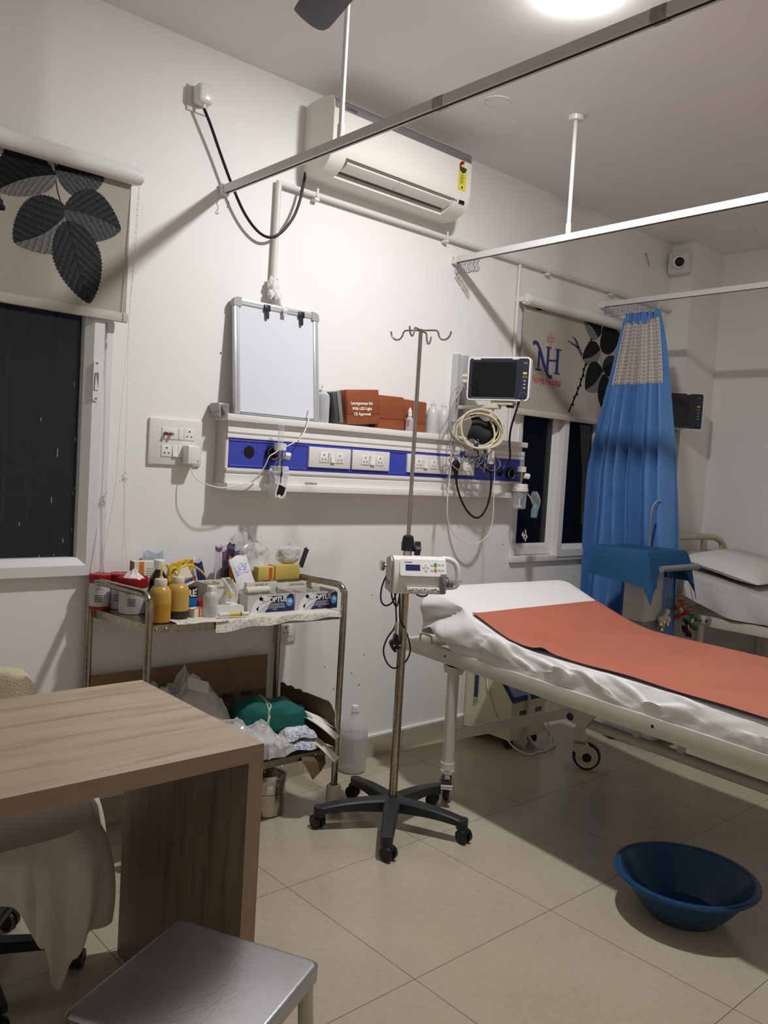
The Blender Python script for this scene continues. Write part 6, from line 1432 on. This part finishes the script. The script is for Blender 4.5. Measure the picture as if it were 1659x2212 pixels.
# open gloves cartons with dividers along the front
def carton(x0, x1, y0, y1, z0, h, m_side, label, divs=(), group=None, name='open_carton', cat='box'):
    t = thing(name, label, cat, ((x0 + x1) / 2, (y0 + y1) / 2, z0), group=group); th = .002
    b = B(m_side); b.box((x0, y0, z0), (x1, y1, z0 + th)); b.box((x0, y0, z0 + th), (x1, y0 + th, z0 + h)); b.box((x0, y1 - th, z0 + th), (x1, y1, z0 + h)); b.box((x0, y0 + th, z0 + th), (x0 + th, y1 - th, z0 + h)); b.box((x1 - th, y0 + th, z0 + th), (x1, y1 - th, z0 + h)); obj('tray', b, t)
    for d in divs:
        b = B('card_white'); b.box((d - .001, y0 + th, z0 + th), (d + .001, y1 - th, z0 + h - .004)); obj('divider', b, t)
    return t
for i, (x0, x1) in enumerate(((.090, .300), (.304, .512))):
    z0 = tz((x0 + x1) / 2) + .001; y0 = -.322; h = .07
    t = carton(x0, x1, y0, -.205, z0, h, 'ltgrey_card', ('left open glove carton lettered OPTUS at the front of the trolley', 'right open glove carton lettered OPTUS beside the trolley corner')[i], [x0 + .07, x0 + .14], 'open OPTUS glove cartons')
    yf = y0 - .0008; b = B('navy')
    ed = [(.075, 0), (.21, 0), (.2105, .03), (.205, .062), (.19, .068), (.17, .055), (.15, .06), (.105, .062), (.095, .05), (.105, .04), (.09, .018)]
    b.prism([(x0 + min(a, x1 - x0 - .001), z0 + c + .001) for a, c in ed], lambda a, c, d: (a, d, c), yf, y0 - .0001); obj('front_print', b, t)
    b = B('badge_blue'); b.prism([(x0 + .187 + .0165 * cos(a), z0 + .036 + .0165 * sin(a)) for a in [2 * pi * k / 24 for k in range(24)]], lambda a, c, d: (a, d, c), yf - .0006, yf); b.use('print_white'); b.text('100', .016, wallf(x0 + .187, yf - .0009, z0 + .039), bold=.0004, squeeze=.8); obj('badge', b, t)
    b = B('print_white'); b.text('OPTUS', .0265, wallf(x0 + .133, yf - .0006, z0 + .048), bold=.0009)
    for z, w in ((.033, .045), (.017, .05)): b.box((x0 + .13 - w, yf - .0006, z0 + z), (x0 + .13 + w * .75, yf, z0 + z + .0008))
    b.text('LATEX EXAMINATION', .0062, wallf(x0 + .131, yf - .0006, z0 + .0285)); b.text('MULTI-PURPOSE GLOVES', .0062, wallf(x0 + .131, yf - .0006, z0 + .022)); b.text('MEDIUM', .005, wallf(x0 + .12, yf - .0006, z0 + .0115)); obj('lettering', b, t)
    b = B('pouch_white')   # printed gloved hand
    def hand(pts, r0, r1):
        pp = smooth([V((x0 + a, yf - .0005, z0 + c)) for a, c in pts], 5); prev = None
        for k, p in enumerate(pp):
            tt = (pp[min(k + 1, len(pp) - 1)] - pp[max(k - 1, 0)]).normalized(); nn = V((-tt.z, 0, tt.x)) * (r0 + (r1 - r0) * k / (len(pp) - 1)); cur = (p + nn, p - nn)
            if prev: b.f([b.v(prev[0]), b.v(cur[0]), b.v(cur[1]), b.v(prev[1])])
            prev = cur
    hand([(.03, .001), (.034, .025), (.05, .048), (.062, .056)], .016, .011); hand([(.05, .052), (.068, .063), (.085, .058), (.093, .048)], .007, .004); hand([(.06, .052), (.075, .052), (.084, .046)], .006, .004); hand([(.042, .012), (.06, .026), (.078, .034), (.096, .042)], .009, .0035); obj('hand_print', b, t)
for i, (x0, x1, y0, y1, dz, txt, lb) in enumerate(((.30, .515, -.20, -.13, .094, 'ENDOTRACHEAL', 'plain white divided carton behind the right OPTUS carton'), (.16, .298, -.20, -.13, .098, 'SUTURES', 'plain white divided carton behind the left OPTUS carton'), (-.03, .085, -.262, -.14, .104, 'SURGICAL', 'open white carton behind the dressing pad'), (.09, .47, -.125, -.04, .094, '', 'long white carton at the back holding the clear bags'))):
    z0 = tz((x0 + x1) / 2) + .001
    t = carton(x0, x1, y0, y1, z0, dz, 'card_white', lb, [x0 + (x1 - x0) * q for q in (.33, .66)], 'plain white cartons on the trolley', 'open_carton')
    if txt: b = B('print_dark'); b.text(txt + '  KIT', .012, wallf((x0 + x1) / 2, y0 - .0006, z0 + dz - .011), squeeze=.8); obj('lettering', b, t)
b = B('card_white')
for k in range(4): b.box((-.028 + .02 * k, -.0012, -.055), (-.004 + .02 * k, .0012, .045), mtx=Matrix.Translation((.02, -.25 + .02 * k, .875)) @ Matrix.Rotation(.5 - .3 * k, 4, 'Z') @ Matrix.Rotation(.5 - .25 * k, 4, 'Y'))
solo('torn_card', b, 'torn white card pieces standing in the carton behind the dressing pad', 'card', (.02, -.22, .83))
b = B('towel_white'); b.cyl((.11, -.27, .888), (.215, -.265, .888), .015, n=18); b.use('cloth_white'); b.cyl((.108, -.27, .888), (.11, -.27, .888), .009, n=12); solo('gauze_roll', b, 'roll of cream gauze lying across the left OPTUS carton', 'roll', (.16, -.268, .873))
b = B('clear_bag'); b.grid(lambda u, v_: V((-.005 + .055 * u + .01 * sin(4 * v_), -.295 - .012 * sin(u * pi) + .006 * sin(9 * u + 5 * v_), .865 + .085 * v_ - .01 * u)), 10, 10, thick=.008); b.use('yellow_key'); b.cyl((.006, -.305, .885), (.012, -.305, .90), .006, n=10); b.cyl((.022, -.308, .878), (.03, -.308, .888), .006, n=10); solo('needle_pouch', b, 'clear pouch with yellow needle hubs beside the gauze roll', 'pouch', (.02, -.30, .86))
b = B('clear_plastic')
for x in (.235, .25, .262): b.cyl((x, -.255, .872), (x, -.252, .905), .007, n=12); b.lathe([(.007, .905), (.004, .912), (0, .913)], (x, -.252, 0), 10)
b.use('cardboard'); b.cyl((.262, -.255, .874), (.262, -.2535, .892), .0062, n=10); solo('ampoules', b, 'three small glass ampoules in the left OPTUS carton', 'ampoule', (.25, -.254, .872))

# foil and plastic sachets standing up at the back
def sachet(label, x, y, z0, w, h, ry, rx, rz, m, name='sachet', cat='sachet', group=None, stripe=None, puff=.008):
    t = thing(name, label, cat, (x, y, z0), group=group); mm = Matrix.Translation((x, y, z0)) @ Matrix.Rotation(rz, 4, 'Z') @ Matrix.Rotation(rx, 4, 'X') @ Matrix.Rotation(ry, 4, 'Y'); sd = (x * 91 + y * 37) % 5
    def side(sg):
        return lambda u, v_: V(((u - .5) * w * (1 - .05 * sin(pi * v_)), sg * puff * (sin(pi * u) * sin(pi * v_)) ** .7 * (1 + .6 * noise.noise(V((u * 4, v_ * 5, sd)))) + .004 * sin(5 * u + sd), v_ * h + .004 * sin(8 * u + sd) * v_))
    b = B(m); b.at(mm); b.grid(side(1), 10, 16); b.grid(side(-1), 10, 16); obj('wrapper', b, t)
    if stripe:
        b = B(stripe[0]); b.at(mm); lo, hi = stripe[1], stripe[2]
        b.grid(lambda u, v_: side(-1)(.12 + .76 * u, lo + (hi - lo) * v_) - V((0, .0012, 0)), 8, 8); obj('print', b, t)
    return t
zb = .82
sachet('silver foil strip pack left of the blue sachet', .0, -.10, zb, .034, .178, -.12, -.05, 0, 'pouch_white', stripe=('ltgrey_card', .3, .8))
sachet('dark blue printed clear sachet leaning right among the foil packs', .045, -.105, zb, .042, .18, -.28, -.03, 0, 'clear_bag', stripe=('print_navy', .45, .92))
sachet('green-printed clear sachet behind the yellow tubing', -.04, -.09, zb, .04, .14, .1, -.05, 0, 'clear_bag', stripe=('clip_green', .4, .75))
sachet('red wrapped sachet low behind the yellow tubing', -.055, -.12, zb, .045, .11, .2, -.1, 0, 'clip_red')
for k, (x, rz_, h_) in enumerate(((.098, .25, .222), (.118, .15, .222), (.14, .05, .228), (.163, -.1, .222))):
    sachet(('leftmost lilac sachet of the upright row', 'second lilac sachet from the left of the upright row', 'third lilac sachet from the left, dark topped', 'rightmost lilac sachet of the upright row')[k], x, -.095 + .006 * k, zb, .036, h_, -.04 + .05 * k, 0, rz_, 'pouch_lilac' if k != 2 else 'pouch_dark', group='upright lilac sachets', stripe=('purple', .62, .9) if k in (1, 3) else ('purple', .9, .97), puff=.005)
sachet('orange sachet in front of the lilac row', .128, -.135, zb, .028, .18, .08, -.1, 0, 'orange'); sachet('dark catheter packet leaning left of the orange sachet', .105, -.135, zb, .05, .165, .12, -.1, .1, 'pouch_dark')
sachet('dark narrow packet between the orange sachet and the white packet', .158, -.128, zb, .035, .15, -.1, -.1, 0, 'pouch_dark'); sachet('glossy white packet with blue print leaning in front of the clear bags', .172, -.185, .885, .088, .128, -.22, -.32, 0, 'pouch_white', 'packet', 'packet', stripe=('pouch_print_blue', .45, .75), puff=.007)
def bag(label, x, y, z0, w, d, h, seed, m='clear_bag', fill=None):
    t = thing('plastic_bag', label, 'bag', (x, y, z0)); b = B(m)
    def fn(u, v_):
        a = 2 * pi * u; k = (1 - .2 * v_ ** 2) * (1 + .2 * noise.noise(V((cos(a) * 1.6, sin(a) * 1.6, v_ * 3 + seed))) + .16 * noise.noise(V((cos(a) * 4.5, sin(a) * 4.5, v_ * 7 + seed)))) * (sin(min(1, v_ * 3 + .12) * pi / 2)) * (1 if v_ < .8 else 1 - .75 * ((v_ - .8) / .2) ** 1.5)
        return V((x + w / 2 * cos(a) * k, y + d / 2 * sin(a) * k, z0 + h * v_ + .014 * noise.noise(V((cos(a) * 3, sin(a) * 3, v_ * 2 + seed))) * v_))
    b.grid(fn, 36, 22); obj('film', b, t, smooth_=False)
    if fill:
        b = B(fill); b.grid(lambda u, v_: V((x, y, z0 + .004)) + (V(fn(u, .06 + .7 * v_)) - V((x, y, z0))) * .86, 24, 14); obj('contents', b, t, angle=40)
    return t
bag('large crumpled clear bag of white dressings standing at the back of the trolley', .255, -.085, .905, .155, .075, .15, 2, fill='pouch_white')
bag('tall clear bag poking up behind the lilac sachets', .215, -.06, .93, .12, .05, .16, 8, fill='cloth_white')
bag('smaller clear bag with dark packets inside above the yellow box', .42, -.10, .955, .115, .06, .085, 5, fill='ltgrey_card')
sachet('dark-tipped packet sticking out right of the smaller clear bag', .475, -.11, .945, .03, .085, .35, 0, 0, 'pouch_dark', 'packet', 'packet')
t, h = box_thing('yellow_carton', 'yellow carton with orange marks left of the plain yellow one', 'box', (.24, -.155, .905), (.315, -.105, .958), 'box_yellow'); b = B('orange_red'); b.box((.012, -h.y - .0007, .003), (.028, -h.y - .0001, .05)); obj('print', b, t, local=True)
t, h = box_thing('yellow_carton', 'plain yellow carton below the smaller clear bag', 'box', (.318, -.16, .905), (.437, -.105, .962), 'box_yellow')
# newspaper lining over the front edge
b = B('newsprint')
def news(x0, x1, dropf, sd, yb=-.30):
    def fn(u, v_):
        x = x0 + (x1 - x0) * u; z = tz(x) + .003; L = (.09 + dropf(u)) * v_
        if L < .09: return V((x, yb - L * 1.075, z + .001 * noise.noise(V((x * 30, L * 40, sd)))))
        dd_ = L - .09; return V((x, yb - .097 - .003 * sin(dd_ * 60 + x * 40) - .15 * dd_, z - dd_ * .98))
    return fn
b.grid(news(-.085, .47, lambda u: .022 + .022 * (1 - u) ** 2 + .003 * sin(u * 19), 1), 60, 14)
b.grid(news(-.235, -.03, lambda u: .004 + .002 * sin(9 * u), 4, -.305), 30, 10); solo('newspaper', b, 'strip of newspaper folded over the front edge of the trolley tray', 'newspaper', (.1, -.35, .80))
b = B('paper'); b.cyl((-.06, -.372, .829), (.055, -.382, .827), .0075, n=12); b.use('yellow_key'); b.cyl((-.02, -.3754, .8284), (.03, -.3800, .8275), .0077, n=12); b.use('print_dark'); b.cyl((.022, -.3793, .8277), (.026, -.3797, .8276), .0079, n=12); solo('syringe_wrapper', b, 'rolled paper wrapper with a yellow band on the newspaper strip', 'wrapper', (0, -.375, .82))

# ------------------------------------------------------------------ lower shelf
def lz(x): return .269 - .006 * (x + .337) / .82
b = B('cardboard'); b.box((-.375, -.048, lz(0) + .001), (.378, -.040, .575), .001); b.use('cardboard_dark'); b.box((-.375, -.0487, .40), (.378, -.0481, .43))
b.use('print_dark')
for x in (.10, .19, .28): b.text('SALE', .024, wallf(x, -.0492, .425), bold=.0015)
o = solo('cardboard_sheet', b, 'tall brown cardboard sheet standing at the back of the lower shelf', 'cardboard', (0, -.045, lz(0)))
b = B('cardboard_dark')
def side_c(u, v_):
    y = -.055 - .335 * u; top = .445 - .012 * u - .05 * max(0, (u - .86) / .14) ** 2 + .004 * sin(40 * u) * (u < .5); return V((.445 + .033 * u * .0 + .03 * u, y, lz(.45) + .002 + (top - lz(.45)) * v_))
b.grid(side_c, 30, 6, thick=.005); solo('cardboard_sheet', b, 'low dark cardboard sheet standing along the right side of the lower shelf', 'cardboard', (.46, -.22, lz(.46)))
b = B('cardboard_dark'); b.poly([(.315, -.41, .243), (.425, -.415, .215), (.40, -.42, .19), (.357, -.425, .165)]); b.poly([(.315, -.4085, .243), (.425, -.4135, .215), (.40, -.4185, .19), (.357, -.4235, .165)]); b.poly([(.315, -.41, .243), (.425, -.415, .215), (.45, -.36, .264), (.33, -.35, .27)]); solo('cardboard_flap', b, 'torn cardboard flap drooping below the front of the lower shelf', 'cardboard', (.38, -.41, .165))
gb = thing('cloth_bundle', 'dark green wrapped cloth bundle tied with string on the lower shelf', 'bundle', (.27, -.24, .33))
GM = Matrix.Translation((.262, -.235, .385)) @ Matrix.Rotation(-.28, 4, 'Z') @ Matrix.Rotation(.12, 4, 'Y')
def gfn(u, v_):
    a = 2 * pi * v_; c = (u - .5) * 2; e = (1 - abs(c) ** 5) ** .4 if abs(c) < 1 else 0
    ry_ = abs(cos(a)) ** .55 * (1 if cos(a) > 0 else -1); rz_ = abs(sin(a)) ** .6 * (1 if sin(a) > 0 else -1)
    w = 1 + .06 * noise.noise(V((c * 3, cos(a) * 2, sin(a) * 2))) - .06 * math.exp(-((c + .12) / .1) ** 2)
    dent = .10 * max(0, 1 - abs(c - 1) / .25)
    return V((.155 * c * (1 - .06 * (1 - e)), .082 * ry_ * e * w, .062 * rz_ * e * w - .01 * c * c + .006 * sin(9 * c + 3 * a) * e))
b = B('green_cloth'); b.at(GM); b.grid(gfn, 44, 36)
def fold(u, v_): a = -1.2 + 2.4 * u; return V((.135 + .028 * v_, .07 * sin(a), .03 - .05 * v_ * cos(a) + .012 * cos(a * 2.5) - .0 * v_))
b.grid(fold, 16, 6, thick=.004); obj('wrapping', b, gb, angle=60)
b = B('string'); b.at(GM); b.tube([V(gfn(.44 + .02 * sin(k), k / 24)) * 1.03 for k in range(24)], .0032, 6, 3, closed=True); b.tube([V(gfn(.42, k / 24)) * 1.035 for k in range(24)], .0028, 6, 3, closed=True); b.tube([V((-.02, -.085, .02)), V((-.03, -.10, .0)), V((-.05, -.10, -.03)), V((-.035, -.095, -.055))], .0028, 6); obj('tie_string', b, gb)
def film(label, x, y, z, w, d, h, rz, seed, m, fill=None, name='plastic_bag', cat='bag'):
    t = thing(name, label, cat, (x, y, z), rz)
    def fn(u, v_, k=1.0):
        a, c = 2 * u - 1, 2 * v_ - 1; e = (1 - abs(a) ** 3) ** .5 * (1 - abs(c) ** 3) ** .5 if max(abs(a), abs(c)) < 1 else 0
        return V((a * w / 2 * (1 + .06 * sin(5 * c + seed)), c * d / 2 * (1 + .06 * sin(4 * a + seed)), .004 + h * e * k * (1 + .45 * noise.noise(V((a * 2.5, c * 2.5, seed)))) + .004 * max(abs(a), abs(c)) ** 4 * (1 + sin(4 * a + 3 * c + seed)) + .25 * h * e * abs(noise.noise(V((a * 6, c * 6, seed + 4))))))
    if fill: b = B(fill); b.grid(lambda u, v_: fn(.08 + .84 * u, .08 + .84 * v_, .85), 20, 16); obj('contents', b, t, local=True, angle=60)
    b = B(m); b.grid(lambda u, v_: fn(u, v_), 26, 22); obj('film', b, t, local=True, smooth_=False); return t
L0 = .272
t = film('big clear plastic bag with a printed label slumped at the left of the lower shelf', -.08, -.16, L0, .38, .18, .24, -.3, 3, 'clear_bag', 'ltgrey_card'); b = B('label_print'); b.box((-.045, -.001, -.022), (.045, .001, .022), mtx=Matrix.Translation((-.07, -.272, .555)) @ Matrix.Rotation(.35, 4, 'Y') @ Matrix.Rotation(-.6, 4, 'X')); obj('paper_label', b, t)
film('flat crumpled clear bag in front of the green bundle', .10, -.30, L0, .30, .16, .11, -.35, 7, 'clear_bag', 'cloth_white'); 
film('upper printed white packet of the pair at the front of the lower shelf', .33, -.345, L0 + .042, .13, .09, .03, -.1, 11, 'pouch_print_blue', None, 'packet', 'packet'); film('lower printed white packet of the pair at the front of the lower shelf', .325, -.352, L0, .15, .095, .032, -.08, 12, 'pouch_print_blue', None, 'packet', 'packet')
film('clear bag with red print left of the white packets', .215, -.36, L0, .15, .10, .06, .2, 14, 'clear_bag', 'pouch_print_red'); film('small white wrapper under the green bundle', .33, -.31, L0 + .06, .12, .09, .02, .3, 16, 'pouch_white', None, 'packet', 'packet')
for i, (p0, p1, w, m, lb) in enumerate((((.37, -.27, .395), (.455, -.44, .315), .046, 'print_white', 'left white paper strip with green print fanned over the shelf corner'), ((.40, -.27, .385), (.535, -.45, .295), .036, 'print_white', 'right white paper strip jutting past the trolley post'), ((.36, -.31, .33), (.44, -.46, .235), .055, 'paper', 'lowest paper sleeve of wooden sticks drooping off the shelf front'))):
    p0 = V(p0); p1 = V(p1); d = (p1 - p0).normalized(); sd = d.cross(V((0, 0, 1))).normalized(); up = sd.cross(d)
    b = B(m); b.grid(lambda u, v_: p0.lerp(p1, u) + sd * ((v_ - .5) * w) + up * (.01 * sin(pi * u) + .003 * sin(9 * v_)), 14, 6, thick=.003)
    if i == 0: b.use('clip_green'); b.grid(lambda u, v_: p0.lerp(p1, .08 + .3 * u) + sd * ((v_ - .5) * w * .6) + up * (.0125), 2, 2); b.mats[-1] = 'print_green'; (mat('print_green', (120, 176, 150), .6) if 'print_green' not in M else None)
    if i == 2: b.use('cardboard'); b.grid(lambda u, v_: p0.lerp(p1, .1 + .5 * u) + sd * ((v_ - .5) * w * .6) + up * (.0135), 2, 2)
    solo('paper_strip', b, lb, 'paper strip', tuple(p0.lerp(p1, .5)))
# low wall socket behind the trolley
ls = thing('socket_plate', 'small white socket plate low on the wall behind the trolley', 'socket', (.49, 0, .605)); b = B('white_plastic'); b.box((.44, -.01, .605), (.545, 0, .705), .003); obj('plate', b, ls); module(ls, .458, .632, .52, .682, -.01)
